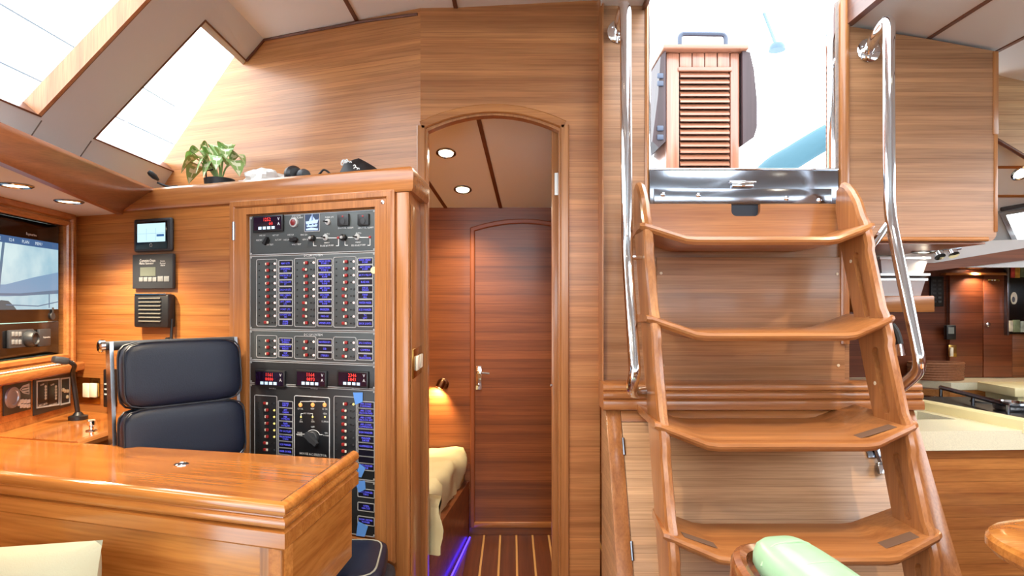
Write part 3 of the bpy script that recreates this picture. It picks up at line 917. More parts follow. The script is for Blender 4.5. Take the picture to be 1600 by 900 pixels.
arcp = [pm(316 + 30 * math.cos(R(t_)), 325 - 30 * math.sin(R(t_))) for t_ in range(20, 161, 20)]
for i in range(len(arcp) - 1): bar(sel, arcp[i], arcp[i + 1])
bar(sel, pm(248, 313), pm(288, 313)); bar(sel, pm(344, 315), pm(356, 315))
def lt(s, X, Y, h, mw=None):
    a, z = pm(X, Y); text(sel, s, a, z, h, Fc, T2, mw)
lt('SHORE', 316, 177, 0.006); lt('L1 OK', 265, 208, 0.006); lt('REV', 315, 208, 0.006); lt('L2 OK', 366, 209, 0.006)
lt('AC ON', 291, 227, 0.0065); lt('GEN', 366, 228, 0.006); lt('L1', 267, 252, 0.005); lt('SEN', 267, 261, 0.006); lt('L2', 315, 252, 0.005); lt('SEN', 316, 261, 0.006); lt('12.5KVA', 367, 261, 0.006)
lt('OFF', 316, 283, 0.0065); lt('SHORE', 262, 307, 0.005); lt('POWER', 262, 318, 0.005); lt('GEN', 371, 308, 0.005); lt('POWER', 371, 319, 0.005); lt('HOUSE AC SELECTOR', 317, 397, 0.0085)
sel.m = 2
for X in (265, 316, 365): a, z = pm(X, 192); lathe(sel, Fc(a, z, D), tuple(CB.n) + (0,), [(0.008, 0), (0.0075, 0.004), (0.004, 0.006), (0, 0.006)], 12)
sel.m = 3
for X in (267, 315, 366): a, z = pm(X, 242); lathe(sel, Fc(a, z, D), tuple(CB.n) + (0,), [(0.004, 0), (0.0035, 0.003), (0, 0.004)], 8)
build('selector_plate', sel, [plain('selector_black', (24, 26, 30), 0.35), letter, ledo, ledy], pan)
mb = MB(); a, z = pm(318, 326); lathe(mb, Fc(a, z, D), tuple(CB.n) + (0,), [(0.024, 0), (0.023, 0.012), (0.02, 0.014), (0, 0.014)], 24)
dv = Vector((0.8, -0.6)); nv = Vector((0.6, 0.8)); cc = Vector((a, z))
prism(mb, [tuple(cc - dv * 0.024 + nv * 0.010), tuple(cc + dv * 0.036 + nv * 0.007), tuple(cc + dv * 0.036 - nv * 0.007), tuple(cc - dv * 0.024 - nv * 0.010)], [], Fc, D + 0.012, D + 0.028)
build('selector_knob', mb, charcoal, pan)
# top plate: meter, alarm button, emblem, switches
def meter(x0, y0, x1, y1, d1, d2, right=True):
    a0, a1, z0, z1 = CB.rect(x0, y0, x1, y1)
    w, h = a1 - a0, z1 - z0
    mb = MB()
    mb.m = 0; box(mb, a0, a1, z0, z1, D - 0.001, D + 0.008, Fc, bev=0.002)
    mb.m = 1; box(mb, a0 + 0.05 * w, a1 - 0.05 * w, z0 + 0.1 * h, z1 - 0.1 * h, D + 0.007, D + 0.0085, Fc)
    mb.m = 2
    text(mb, d1, a0 + 0.50 * w, z0 + 0.74 * h, 0.21 * h, Fc, D + 0.0089, 0.36 * w)
    text(mb, d2, a0 + (0.62 if len(d2) < 4 else 0.50) * w, z0 + 0.48 * h, 0.21 * h, Fc, D + 0.0089, 0.36 * w)
    mb.m = 3
    for k in range(4): box(mb, a0 + (0.21 + 0.145 * k) * w, a0 + (0.31 + 0.145 * k) * w, z0 + 0.14 * h, z0 + 0.31 * h, D + 0.008, D + 0.0098, Fc)
    mb.m = 4
    text(mb, 'V', a0 + 0.87 * w, z0 + 0.74 * h, 0.18 * h, Fc, D + 0.0089); text(mb, 'A', a0 + 0.87 * w, z0 + 0.45 * h, 0.18 * h, Fc, D + 0.0089)
    build('digital_meter', mb, [black, metpur, redseg, metbtn, letter], pan)
meter(399, 337, 446, 362.5, '1252', '00')
meter(402, 578, 449, 604, '1161', '0000'); meter(466, 578, 514, 604.5, '1164', '0893'); meter(530.5, 579, 579, 604.5, '2346', '1843')
let = MB()
def tx3(s, px_, py_, h, mw=None): a, z = CB.px(px_, py_, D); text(let, s, a, z, h, Fc, D + 0.0006, mw)
Q = lambda X, Y: (390 + X / 7.805, 325 + Y / 7.805)
for s, X, Y, h in (('HIGH LEVEL', 572, 96, 0.0055), ('BILGE ALARM', 580, 120, 0.006), ('PANEL LTS', 975, 112, 0.0055), ('ENG FUEL ALARM', 1172, 243, 0.0058), ('GEN FUEL ALARM', 1415, 240, 0.0058),
                   ('HSE 12V', 158, 334, 0.0055), ('ALT 12V', 318, 332, 0.0055), ('HSE 24V', 118, 392, 0.0055), ('ALT 24V', 350, 388, 0.0055), ('AMPS TEST', 237, 448, 0.006),
                   ('HSE 12V', 503, 327, 0.0055), ('ENG 12V', 665, 326, 0.0055), ('HSE 24V', 455, 388, 0.0055), ('GEN 12V', 685, 383, 0.0055), ('VOLT TEST', 572, 443, 0.006),
                   ('AUTO', 945, 318, 0.006), ('MANU', 943, 424, 0.0055), ('BILGE #1 PUMP', 945, 460, 0.0068), ('AUTO', 1328, 308, 0.006), ('MANU', 1326, 418, 0.0055), ('BILGE #2 PUMP', 1330, 455, 0.0068)):
    tx3(s, *Q(X, Y), h)
tx3('DC 24V SYSTEM', *A3(398, 296), 0.0082); tx3('DC 12V SYSTEM', *A3(398, 710), 0.0082)
tx3('HOUSE L1', 426, 607, 0.005); tx3('HOUSE L2', 491, 607, 0.005); tx3('AIR COND', 556, 607, 0.005)
def bar3(p, q):
    p, q = Vector(CB.px(*Q(*p))), Vector(CB.px(*Q(*q))); d = (q - p).normalized(); n_ = Vector((-d.y, d.x)) * 0.0012
    prism(let, [tuple(p + n_), tuple(q + n_), tuple(q - n_), tuple(p - n_)], [], Fc, D - 0.0005, D + 0.0008)
for ox, oy in ((0, 0), (384, -6)):
    for p, q in (((830, 367), (1090, 367)), ((795, 410), (795, 463)), ((795, 463), (830, 463)), ((1070, 463), (1100, 463)), ((1100, 463), (1100, 380))):
        bar3((p[0] + ox, p[1] + oy), (q[0] + ox, q[1] + oy))
build('panel_lettering', let, letter, pan)
def ctl(name, X, Y, profs, mats):
    a, z = CB.px(*Q(X, Y)); mb = MB()
    for k, pr in enumerate(profs): mb.m = k; lathe(mb, Fc(a, z, D - 0.0005), tuple(CB.n) + (0,), pr, 16)
    build(name, mb, mats, pan)
ctl('alarm_button', 560, 180, [[(0.019, 0), (0.018, 0.006), (0.0125, 0.008), (0.0125, 0.004)], [(0.0118, 0.003), (0.0115, 0.009), (0.006, 0.011), (0, 0.011)]], [outline, plain('alarm_red', (120, 32, 34), 0.3)])
for X, Y in ((970, 172), (942, 362), (1328, 358)):
    ctl('toggle_switch', X, Y, [[(0.0115, 0), (0.011, 0.004), (0.006, 0.006), (0, 0.006)], [(0.0035, 0.005), (0.0025, 0.018), (0.0035, 0.026), (0, 0.028)]], [outline, black])
for X, Y in ((788, 372), (1170, 365)):
    ctl('fuse_knob', X, Y, [[(0.012, 0), (0.012, 0.014), (0.008, 0.018), (0, 0.018)], [(0.006, 0.017), (0.005, 0.021), (0, 0.021)]], [black, outline])
for X, Y in ((1096, 365), (1482, 358)):
    ctl('indicator_lamp', X, Y, [[(0.005, 0), (0.0045, 0.003), (0, 0.005)]], [red])
for X, Y, an in ((232, 405, 58), (570, 390, 0)):
    a, z = CB.px(*Q(X, Y)); mb = MB(); lathe(mb, Fc(a, z, D - 0.001), tuple(CB.n) + (0,), [(0.012, 0), (0.011, 0.006), (0, 0.006)], 16)
    d_ = Vector((math.cos(R(an)), math.sin(R(an)))); n_ = Vector((-d_.y, d_.x)); cc = Vector((a, z))
    prism(mb, [tuple(cc + d_ * 0.018 + n_ * .003), tuple(cc - d_ * 0.015 + n_ * .008), tuple(cc - d_ * 0.015 - n_ * .008), tuple(cc + d_ * 0.018 - n_ * .003)], [], Fc, D + 0.004, D + 0.014)
    build('test_knob', mb, black, pan)
for X0, X1, Y0, Y1 in ((1100, 1238, 78, 222), (1345, 1482, 76, 218)):
    a0, _ = CB.px(*Q(X0, Y1)); a1, _ = CB.px(*Q(X1, Y1)); z0 = CB.px(*Q((X0 + X1) / 2, Y1))[1]; z1 = CB.px(*Q((X0 + X1) / 2, Y0))[1]
    mb = MB(); box(mb, a0, a1, z0, z1, D - 0.001, D + 0.010, Fc, bev=0.003)
    mb.m = 1; ca, cz = (a0 + a1) / 2, (z0 + z1) / 2
    lathe(mb, Fc(ca, cz - 0.006, D + 0.010), tuple(CB.n) + (0,), [(0.010, -0.001), (0.010, 0.0015), (0, 0.0015)], 14)
    mb.m = 2; lathe(mb, Fc(ca, cz + 0.012, D + 0.010), tuple(CB.n) + (0,), [(0.004, -0.001), (0.0035, 0.001), (0, 0.002)], 8)
    build('fuel_alarm', mb, [darkp, charcoal, red], pan)
# emblem: a ketch under sail above waves, on a dark tile
a0, _ = CB.px(*Q(690, 290)); a1, _ = CB.px(*Q(872, 290)); z0 = CB.px(*Q(780, 288))[1]; z1 = CB.px(*Q(780, 76))[1]
mb = MB(); box(mb, a0, a1, z0, z1, D - 0.001, D + 0.0015, Fc)
mb.m = 2; rrect(mb, a0, a1, z0, z1, 0.001, 0.002)
mb.m = 1
def em(pts): prism(mb, [(a0 + u * (a1 - a0), z0 + v * (z1 - z0)) for u, v in pts], [], Fc, D + 0.001, D + 0.0021)
em([(.50, .98), (.53, .98), (.53, .35), (.50, .35)]); em([(.46, .9), (.46, .62), (.30, .62)]); em([(.57, .85), (.74, .62), (.57, .62)])
em([(.08, .58), (.92, .66), (.95, .72), (.85, .45), (.12, .42)]); em([(.12, .34), (.88, .38), (.8, .26), (.18, .25)]); em([(.10, .16), (.45, .22), (.9, .15), (.88, .06), (.12, .07)])
em([(.22, .42), (.3, .42), (.3, .3), (.22, .3)]); em([(.5, .42), (.58, .42), (.58, .3), (.5, .3)]); em([(.72, .42), (.8, .42), (.8, .3), (.72, .3)])
build('emblem_tile', mb, [plain('emblem_ground', (48, 66, 96), 0.4), plain('emblem_blue_white', (170, 196, 244), 0.4, emit=(150, 180, 240), estr=0.22), outline], pan)
# scraps of tape and the pale sticker
for X, Y, w, h, an in ((505, 162, 13, 14, 8), (514, 466, 9, 16, -20), (516, 526, 13, 13, 15), (519, 708, 14, 17, -12)):
    a, z = pm(X, Y); r_ = Vector((math.cos(R(an)), math.sin(R(an)))); u_ = Vector((-r_.y, r_.x)); cc = Vector((a, z)); w *= .0026; h *= .0024
    mb = MB(); prism(mb, [tuple(cc - r_ * w * .5 - u_ * h * .7), tuple(cc + r_ * w * .45 - u_ * h * .5), tuple(cc + r_ * w * .6 + u_ * h * .5), tuple(cc - r_ * w * .6 + u_ * h * .6)], [], Fc, D + 0.002, D + 0.0028)
    build('tape_scrap', mb, tape, pan)
a, z = CB.px(586, 422.5); mb = MB(); lathe(mb, Fc(a, z, D), tuple(CB.n) + (0,), [(0.013, 0), (0.012, 0.003), (0, 0.004)], 14); build('round_sticker', mb, counter_e, pan)
# ------------------------------------------------------------------ chart plotter screen wall
t = thing('chart_plotter', 'large black chart plotter screen showing a sail under a pale sky, in the teak frame', 'screen', TV.f(-0.5, zf0 + 0.01, -0.02))
a0, a1 = TV.S(-220), TV.S(99)
zd = TV.px(99, 502)[1]
mb = MB(); box(mb, a0 + 0.002, a1 - 0.002, zd + 0.002, zf1 - 0.002, -0.05, -0.016, TV.f, bev=0.003); build('housing', mb, blackgl, t)
ss1 = TV.S(90.5, -0.016); zs0, zs1 = TV.px(90.5, 483, -0.016)[1], TV.px(90.5, 380.5, -0.016)[1]
ss0 = TV.S(-185, -0.016)
m, nt, b = new_mat('screen_sky')
N, L = nt.nodes, nt.links
tc = N.new('ShaderNodeTexCoord'); nz_ = N.new('ShaderNodeTexNoise'); nz_.inputs['Scale'].default_value = 5; nz_.inputs['Detail'].default_value = 5
L.new(tc.outputs['Object'], nz_.inputs['Vector'])
rp = N.new('ShaderNodeValToRGB'); rp.color_ramp.elements[0].position = .35; rp.color_ramp.elements[1].position = .6
rp.color_ramp.elements[0].color = lin((150, 196, 216)); rp.color_ramp.elements[1].color = lin((212, 236, 240))
L.new(nz_.outputs['Fac'], rp.inputs['Fac']); L.new(rp.outputs['Color'], b.inputs['Emission Color'])
b.inputs['Base Color'].default_value = (0.01, 0.01, 0.01, 1); b.inputs['Emission Strength'].default_value = 0.40; b.inputs['Roughness'].default_value = 0.2
def scr(name, rgb, s=0.62): return plain(name, (8, 8, 10), 0.25, emit=rgb, estr=s * 0.66)
W_ = ss1 - ss0; H_ = zs1 - zs0
mb = MB()
mb.m = 0; box(mb, ss0, ss1, zs0, zs1, -0.017, -0.0150, TV.f)
def sp(pts, mi, d): mb.m = mi; prism(mb, [(ss1 - u * H_, zs0 + v * H_) for u, v in pts], [], TV.f, -0.0152, d)
sp([(0, .90), (0, 1), (3.3, 1), (3.3, .90)], 1, -0.0146)                       # tool bar
sp([(0, .56), (0, .26), (.4, .22), (1.2, .18), (2.2, .19), (3.2, .2), (3.2, .26), (2.2, .3), (1.2, .34), (.6, .46)], 2, -0.0147)   # sail on its boom
sp([(0, .29), (0, .235), (.9, .19), (2.6, .19), (2.6, .21), (.9, .225)], 3, -0.0145)
sp([(1.22, 1.0 - .1), (1.27, .9), (1.42, .02), (1.36, .02)], 3, -0.0144)       # mast
sp([(.98, .0), (1.05, .06), (1.15, .12), (1.3, .13), (1.45, .05), (1.5, .0)], 4, -0.0143)   # trees
sp([(0, .12), (0, .105), (.5, .04), (1.2, .06), (1.2, .075), (.5, .055)], 3, -0.0142)
sp([(.22, .24), (.24, .24), (.24, .02), (.22, .02)], 3, -0.0143)
mb.m = 5
for k in range(7):
    u = .12 + .3 * k
    text(mb, ('MENU', 'PLAN', '12.4', 'HOME', 'WAVE', 'LIST', 'VIEW')[k], ss1 - u * H_ - .1, zs0 + .95 * H_, .045 * H_, TV.f, -0.0143, .16 * H_)
build('display', mb, [m, scr('screen_bar', (66, 104, 150), .6), scr('screen_sail', (128, 164, 196)), scr('screen_boom', (96, 126, 152)), scr('screen_trees', (70, 96, 104)), scr('screen_text', (220, 232, 240), .7)], t)
mb = MB(); a, z = TV.px(49, 367, -0.016); text(mb, 'Raymarine', a, z, 0.014, TV.f, -0.0155, 0.11); build('maker_lettering', mb, letter, t)
mb = MB(); a, z = TV.px(82, 494, -0.016); lathe(mb, TV.f(a, z, -0.016), tuple(TV.n) + (0,), [(0.016, 0), (0.015, 0.003), (0, 0.003)], 14); box(mb, a - 0.006, a + 0.006, z, z + 0.036, -0.016, -0.013, TV.f, bev=0.002); build('touch_pad', mb, charcoal, t)
lo_ = thing('control_panel', 'black keypad panel with round knob below the large plotter screen', 'control panel', TV.f(-0.4, zf0 + 0.004, -0.02))
mb = MB(); box(mb, a0 + 0.002, a1 - 0.002, zf0 + 0.002, zd - 0.001, -0.05, -0.016, TV.f, bev=0.003); build('housing', mb, blackgl, lo_)
mb = MB(); TV.box(mb, 15, 515, 54, 543, -0.016, -0.004, bev=0.004); mb.m = 1
for r_ in range(2):
    for c_ in range(3):
        a, z = TV.px(20 + 5.5 * c_, 522 + 12.5 * r_, -0.004); box(mb, a - 0.008, a + 0.008, z - 0.009, z + 0.009, -0.0045, -0.002, TV.f, bev=0.002)
build('keypad', mb, [charcoal, plain('key_grey', (120, 122, 124), 0.5)], lo_)
mb = MB(); lathe(mb, TV.P(44.5, 529, -0.004), tuple(TV.n) + (0,), [(0.034, 0), (0.033, 0.012), (0.026, 0.026), (0.022, 0.028), (0.02, 0.022), (0, 0.022)], 24); build('knob', mb, darkp, lo_)
mb = MB(); TV.box(mb, 62, 514, 80, 541, -0.016, -0.005, bev=0.003); mb.m = 1; a, z = TV.px(73, 527, -0.005); text(mb, 'Raymarine', a, z, 0.010, TV.f, -0.0045, 0.06)
build('card_reader', mb, [charcoal, letter], lo_)
# two instrument plates below the ledge
ins = thing('alarm_keypad', 'square black plate with silver dial and keypad above the chart table', 'control panel', TV.P(28, 648, 0.004))
mb = MB(); TV.box(mb, 6, 594, 49, 645, 0.0005, 0.006, bev=0.002); build('plate', mb, darkp, ins)
mb = MB(); lathe(mb, TV.P(18.5, 621, 0.006), tuple(TV.n) + (0,), [(0.040, 0), (0.038, 0.007), (0.028, 0.008), (0.026, 0.004), (0, 0.004)], 24); build('dial', mb, [plain('silver_dial', (150, 152, 168), 0.3, 0.7)], ins)
mb = MB()
for r_ in range(2):
    for c_ in range(3):
        a, z = TV.px(33.5 + 5.3 * c_, 627 + 7.2 * r_, 0.006); box(mb, a - 0.010, a + 0.010, z - 0.0075, z + 0.0075, 0.0055, 0.009, TV.f, bev=0.002)
a, z = TV.px(29.5, 631, 0.006); box(mb, a - 0.008, a + 0.008, z - 0.008, z + 0.008, 0.0055, 0.009, TV.f, bev=0.002)
build('keypad', mb, [plain('key_pale', (190, 190, 192), 0.5)], ins)
mb = MB(); sh = [TV.px(*p, 0.006) for p in ((31, 609), (36, 603), (45, 600), (45, 615.5), (37, 614))]
sweep(mb, [(-0.0015, 0.0055), (-0.0015, 0.0075), (0.0015, 0.0075), (0.0015, 0.0055)], sh, TV.f, closed=True)
for y_ in (603.5, 607.5, 611.5): a, z = TV.px(40, y_, 0.006); box(mb, a - 0.022, a + 0.022, z - 0.003, z + 0.003, 0.0055, 0.007, TV.f)
build('boat_outline', mb, outline, ins)
ins = thing('navigation_light_panel', 'wide black plate with two columns of lamps inside a grey outline above the chart table', 'control panel', TV.P(82, 642, 0.004))
mb = MB(); TV.box(mb, 53, 586, 111, 642, 0.0005, 0.006, bev=0.002); build('plate', mb, darkp, ins)
mb = MB()
def orect(x0, y0, x1, y1, w=0.006):
    q_ = [TV.px(x0, y1[0], .006), TV.px(x1, y1[1], .006), TV.px(x1, y0[1], .006), TV.px(x0, y0[0], .006)]
    sweep(mb, [(-w / 2, 0.0055), (-w / 2, 0.008), (w / 2, 0.008), (w / 2, 0.0055)], q_, TV.f, closed=True)
orect(57.5, (596, 592), 92, (637, 632)); orect(95, (592, 590), 108.5, (632, 629))
build('outline', mb, outline, ins)
for x_ in (60, 76):
    mb = MB(); TV.box(mb, x_, 597, x_ + 15, 627, 0.006, 0.0078, bev=0.001); mb.m = 1
    for r_ in range(5): a, z = TV.px(x_ + 11, 604 + 4.6 * r_, 0.0078); lathe(mb, TV.f(a, z, 0.0075), tuple(TV.n) + (0,), [(0.006, 0), (0.005, 0.003), (0, 0.004)], 8)
    mb.m = 2; a, z = TV.px(x_ + 6, 601, 0.0078); text(mb, 'LAMP', a, z, 0.007, TV.f, 0.0082); a, z = TV.px(x_ + 7, 632, 0.0078); text(mb, 'NAV LIGHTS', a, z, 0.009, TV.f, 0.0082, 0.055)
    build('lamp_column', mb, [black, plain('lamp_grey', (190, 190, 180), 0.4), letter], ins)
mb = MB()
for x_, y_ in ((98, 609), (101, 611), (105, 611), (104.5, 620)): a, z = TV.px(x_, y_, .006); lathe(mb, TV.f(a, z, 0.0058), tuple(TV.n) + (0,), [(0.008, 0), (0.007, 0.005), (0, 0.006)], 10)
build('switches', mb, plain('key_cream', (206, 200, 170), .4), ins)

# ------------------------------------------------------------------ devices on the wall right of the plotter
dv_ = thing('touch_display', 'small black touch display with bright grid screen, topmost of three devices on the wall', 'screen', CB.P(237, 393, 0.0))
mb = MB(); CB.box(mb, 208, 341, 267, 393, 0.001, 0.020, bev=0.010, seg=3); build('housing', mb, charcoal, dv_)
mb = MB(); CB.box(mb, 212.5, 346, 261, 389, 0.0195, 0.0225, bev=0.003); build('front_glass', mb, blackgl, dv_)
mb = MB(); CB.box(mb, 214.5, 349, 258, 378, 0.0225, 0.0232); mb.m = 1
a0_, a1_, z0_, z1_ = CB.rect(214.5, 349, 258, 378, 0.0232)
for u in (1 / 3, 2 / 3): box(mb, a0_ + (a1_ - a0_) * u - .0008, a0_ + (a1_ - a0_) * u + .0008, z0_ + .006, z1_ - .02, 0.0232, 0.0236, CB.f)
box(mb, a0_ + .004, a1_ - .004, (z0_ + z1_) / 2 - .004, (z0_ + z1_) / 2 - .0025, 0.0232, 0.0236, CB.f)
mb.m = 2; box(mb, a0_ + (a1_ - a0_) * .70, a0_ + (a1_ - a0_) * .96, z0_ + .021, z0_ + .030, 0.0232, 0.0237, CB.f)
build('display', mb, [scr('touch_white', (198, 232, 244), .8), scr('touch_line', (168, 204, 216), .7), scr('touch_blue', (60, 110, 170), .6)], dv_)
mb = MB(); a, z = CB.px(236, 383, 0.0225); tube(mb, [CB.f(a + .006 * math.cos(R(k * 36)), z + .007 * math.sin(R(k * 36)), 0.0228) for k in range(10)], 0.0014, 5, closed=True); build('home_mark', mb, outline, dv_)
dv_ = thing('generator_control', 'square dark generator control with grey window, middle of three devices on the wall', 'control panel', CB.P(238, 451, 0.0))
mb = MB(); CB.box(mb, 206.5, 397, 269.5, 451, 0.001, 0.018, bev=0.004); build('housing', mb, charcoal, dv_)
mb = MB(); CB.box(mb, 219, 417.5, 243, 431.5, 0.0175, 0.0195); build('display', mb, plain('lcd_grey', (104, 110, 98), .3), dv_)
mb = MB()
for k in range(4): CB.box(mb, 217 + 7 * k, 433, 223 + 7 * k, 440, 0.0178, 0.0205, bev=0.002)
for k in range(2): CB.box(mb, 246 + 9.5 * k, 431.5, 254.5 + 9.5 * k, 440, 0.0178, 0.0205, bev=0.003)
build('buttons', mb, plain('button_grey', (128, 132, 134), .5), dv_)
mb = MB()
a, z = CB.px(230.5, 407, .018); text(mb, 'CumminsOnan', a, z, .013, CB.f, .0186, .088); a, z = CB.px(229, 411.5, .018); text(mb, 'Marine Generator', a, z, .009, CB.f, .0186, .078)
for k, s in enumerate(('Running', 'Pre-heat', 'Alarm')): a, z = CB.px(254.5, 408 + 3.2 * k, .018); text(mb, s, a, z, .007, CB.f, .0186, .03)
build('lettering', mb, letter, dv_)
dv_ = thing('wall_speaker', 'black slatted speaker box, lowest of three devices on the wall', 'speaker', CB.P(235, 513, 0.0))
mb = MB(); CB.box(mb, 208.5, 460, 262, 512, 0.001, 0.04, bev=0.008); build('housing', mb, black, dv_)
mb = MB(); CB.box(mb, 210, 458.5, 258, 461.5, 0.01, 0.042, bev=0.002); build('top_rail', mb, steel, dv_)
for k in range(7):
    mb = MB(); CB.box(mb, 215.5, 465 + 6 * k, 250, 467.2 + 6 * k, 0.038, 0.046, bev=0.002); build('slat', mb, plain('slat_grey', (110, 108, 100), .45) if k == 0 else MATS['slat_grey'], dv_)
mb = MB(); CB.box(mb, 133 - 14, 588 + 2, 156, 630, 0.0006, 0.004, bev=0.001)
sp_ = thing('switch_plate', 'square brass plate with white double rocker switch on the wall above the chart table', 'switch', CB.P(138, 630, 0.0))
build('plate', mb, brass, sp_)
mb = MB(); CB.box(mb, 128.5, 599, 138.2, 621, 0.004, 0.016, bev=0.003); CB.box(mb, 138.6, 599, 148.5, 621, 0.004, 0.016, bev=0.003); build('rocker', mb, ivory, sp_)
hs = thing('wall_handset', 'slim black handset on the wall behind the navy chair back', 'handset', CB.P(167, 637, 0.0))
mb = MB(); CB.box(mb, 160.5, 577, 174, 637, 0.001, 0.03, bev=0.006); build('body', mb, black, hs)
mb = MB()
for y_ in (600, 608, 616): CB.box(mb, 163, y_ - 1, 166.5, y_ + 1, 0.0295, 0.031)
build('buttons', mb, letter, hs)
mb = MB(); p0, p1 = CB.P(267.5, 531, 0.02), CB.P(269, 498, 0.02)
tube(mb, [p0, p0 * .9 + p1 * .1, p1], [0.007, 0.006, 0.005], 8); lathe(mb, CB.P(267.5, 531, 0.001), tuple(CB.n) + (0,), [(0.012, 0), (0.011, 0.022), (0, 0.024)], 10)
tag(build('aerial', mb, black), 'short black rubber aerial on the wall above the chair back', 'aerial')

# ------------------------------------------------------------------ chart table
ZT = 0.782
tab = thing('chart_table', 'glossy teak chart table with a raised rounded edge, in front of the switch panel', 'table', (-1.0, 1.8, 0))
A_, R_, S_, T_ = Vector((-0.512, 1.432)), Vector((-0.476, 1.925)), Vector((-1.468, 2.155)), Vector((-1.472, 2.625))
fd = (Vector((-1.36, 1.70)) - A_).normalized()
B_ = A_ + fd * 1.34
tvw = lambda Y: -1.9 + 0.12 * (2.797 - Y) + 0.004
mb = MB(); prism(mb, [tuple(A_), tuple(R_), tuple(S_), (tvw(2.25), 2.25), (tvw(1.83), 1.83)], [], xyz, ZT - 0.028, ZT)
build('table_top', mb, gx, tab)
mb = MB(); prism(mb, [(tvw(2.252), 2.252), tuple(S_ + Vector((0.0, 0.002))), tuple(T_), (tvw(2.79) + 0.004, 2.788)], [], xyz, ZT - 0.024, ZT + 0.004)
build('return_top', mb, wood('varnished_desk_wood_y', 'y', (200, 120, 54), (164, 90, 38), 0.16, coat=0.6, fine=0.7), tab)
mb = MB(); sweep(mb, [(-0.02, ZT - 0.03), (0.004, ZT - 0.03), (0.012, ZT - 0.02), (0.012, ZT - 0.006), (0.004, ZT + 0.006), (-0.02, ZT + 0.005)], [tuple(T_), tuple(S_)][::-1])
build('return_nosing', mb, ty, tab)
mb = MB(); box(mb, S_.x - 0.012, S_.x - 0.03, 2.16, 2.60, 0.0, ZT - 0.03); build('return_panel', mb, bulk_d, tab)
pr = [(-0.030, ZT - 0.03), (0.000, ZT - 0.03)]
def roll(z0, z1, o): return [(o - 0.006 + 0.015 * math.cos(R(t_)) ** .7, (z0 + z1) / 2 + (z1 - z0) / 2 * math.sin(R(t_))) for t_ in (-90, -65, -42, -20, 0, 20, 42, 65, 89.9)]
pf = [(-0.03, 0.700), (0.004, 0.700), (0.008, 0.705), (0.008, 0.738), (-0.002, 0.744)] + roll(0.745, 0.771, 0.0) + roll(0.773, 0.803, 0.0)[:-1] + [(-0.008, 0.805), (-0.018, 0.801), (-0.024, ZT), (-0.03, ZT - 0.02)]
mb = MB(); sweep(mb, pf[:], [tuple(B_), tuple(A_), tuple(R_ + Vector((0.002, 0.02)))])
build('fiddle_rail', mb, gx, tab)
mb = MB()
nrm = Vector((fd.y, -fd.x)) * -1
ins_ = 0.012
inw = lambda p, o: p
q = [B_, A_]
sweep(mb, [(-0.035, 0.02), (-0.006, 0.02), (-0.006, 0.702), (-0.035, 0.702)], [tuple(B_), tuple(A_)]); build('front_panel', mb, gx, tab)
mb = MB(); d_ = -fd
sweep(mb, [(-0.006, 0.02), (0.001, 0.02), (0.001, 0.7005), (-0.006, 0.7005)], [tuple(A_ + fd * 0.062), tuple(A_ + fd * 0.004)]); build('corner_stile', mb, tz, tab)
mb = MB(); rd = (R_ - A_).normalized()
sweep(mb, [(-0.034, 0.49), (-0.006, 0.49), (-0.006, 0.702), (-0.034, 0.702)], [tuple(A_ + rd * 0.0), tuple(R_)]); build('side_panel', mb, gy, tab)
mb = MB(); box(mb, -0.552, -0.52, 1.47, 1.56, 0.0, 0.5); build('leg', mb, tz, tab)
mb = MB(); lathe(mb, (K(282, 721, 1.86).x, 1.86 + .005, ZT - 0.001), (0, 0, 1), [(0.020, 0), (0.020, 0.003), (0.016, 0.005), (0.012, 0.003), (0, 0.003)], 20)
build('latch_ring', mb, chrome, tab)
mb = MB(); c_ = K(143, 672, 2.34); lathe(mb, (c_.x, c_.y, ZT + 0.0045), (0, 0, 1), [(0.019, 0), (0.018, 0.003), (0.008, 0.005), (0.008, 0.016), (0.014, 0.022), (0.015, 0.036), (0.012, 0.040), (0, 0.040)], 18)
tag(build('bollard', mb, chrome), 'small chrome bollard knob standing on the chart table corner', 'knob')
# reading light with a bent neck
gl = thing('table_lamp', 'black gooseneck lamp standing on the chart table in the corner', 'lamp', (K(122, 646, 2.57).x, 2.57, ZT + 0.0045))
bp = Vector((K(122, 646, 2.57).x, 2.57, ZT + 0.0045))
mb = MB(); lathe(mb, bp, (0, 0, 1), [(0.034, 0), (0.034, 0.014), (0.02, 0.018), (0.012, 0.03), (0, 0.03)], 18); build('base', mb, black, gl)
hz = CAMZ - (563 - CY) / FPX * 2.5
neck = smooth([bp + Vector((0, 0, 0.02)), bp + Vector((-0.004, -0.01, 0.10)), Vector((bp.x - 0.008, 2.55, hz - 0.06)), Vector((K(116, 574, 2.52).x, 2.52, hz - 0.022)), Vector((K(105, 566, 2.50).x, 2.50, hz - 0.002))], 6)
mb = MB(); tube(mb, neck, 0.009, 8); build('neck', mb, black, gl)
e0_, e1_ = Vector((K(106, 566, 2.50).x, 2.50, hz - 0.004)), Vector((K(82, 561, 2.46).x, 2.46, hz + 0.008))
ax_ = (e1_ - e0_).normalized(); sd = ax_.cross(Vector((0, 0, 1))).normalized(); up_ = sd.cross(ax_)
mb = MB(); superbox(mb, (e0_ + e1_) / 2, ax_, sd, up_, (e1_ - e0_).length / 2, 0.022, 0.014, 6, 8); build('lamp_head', mb, charcoal, gl)

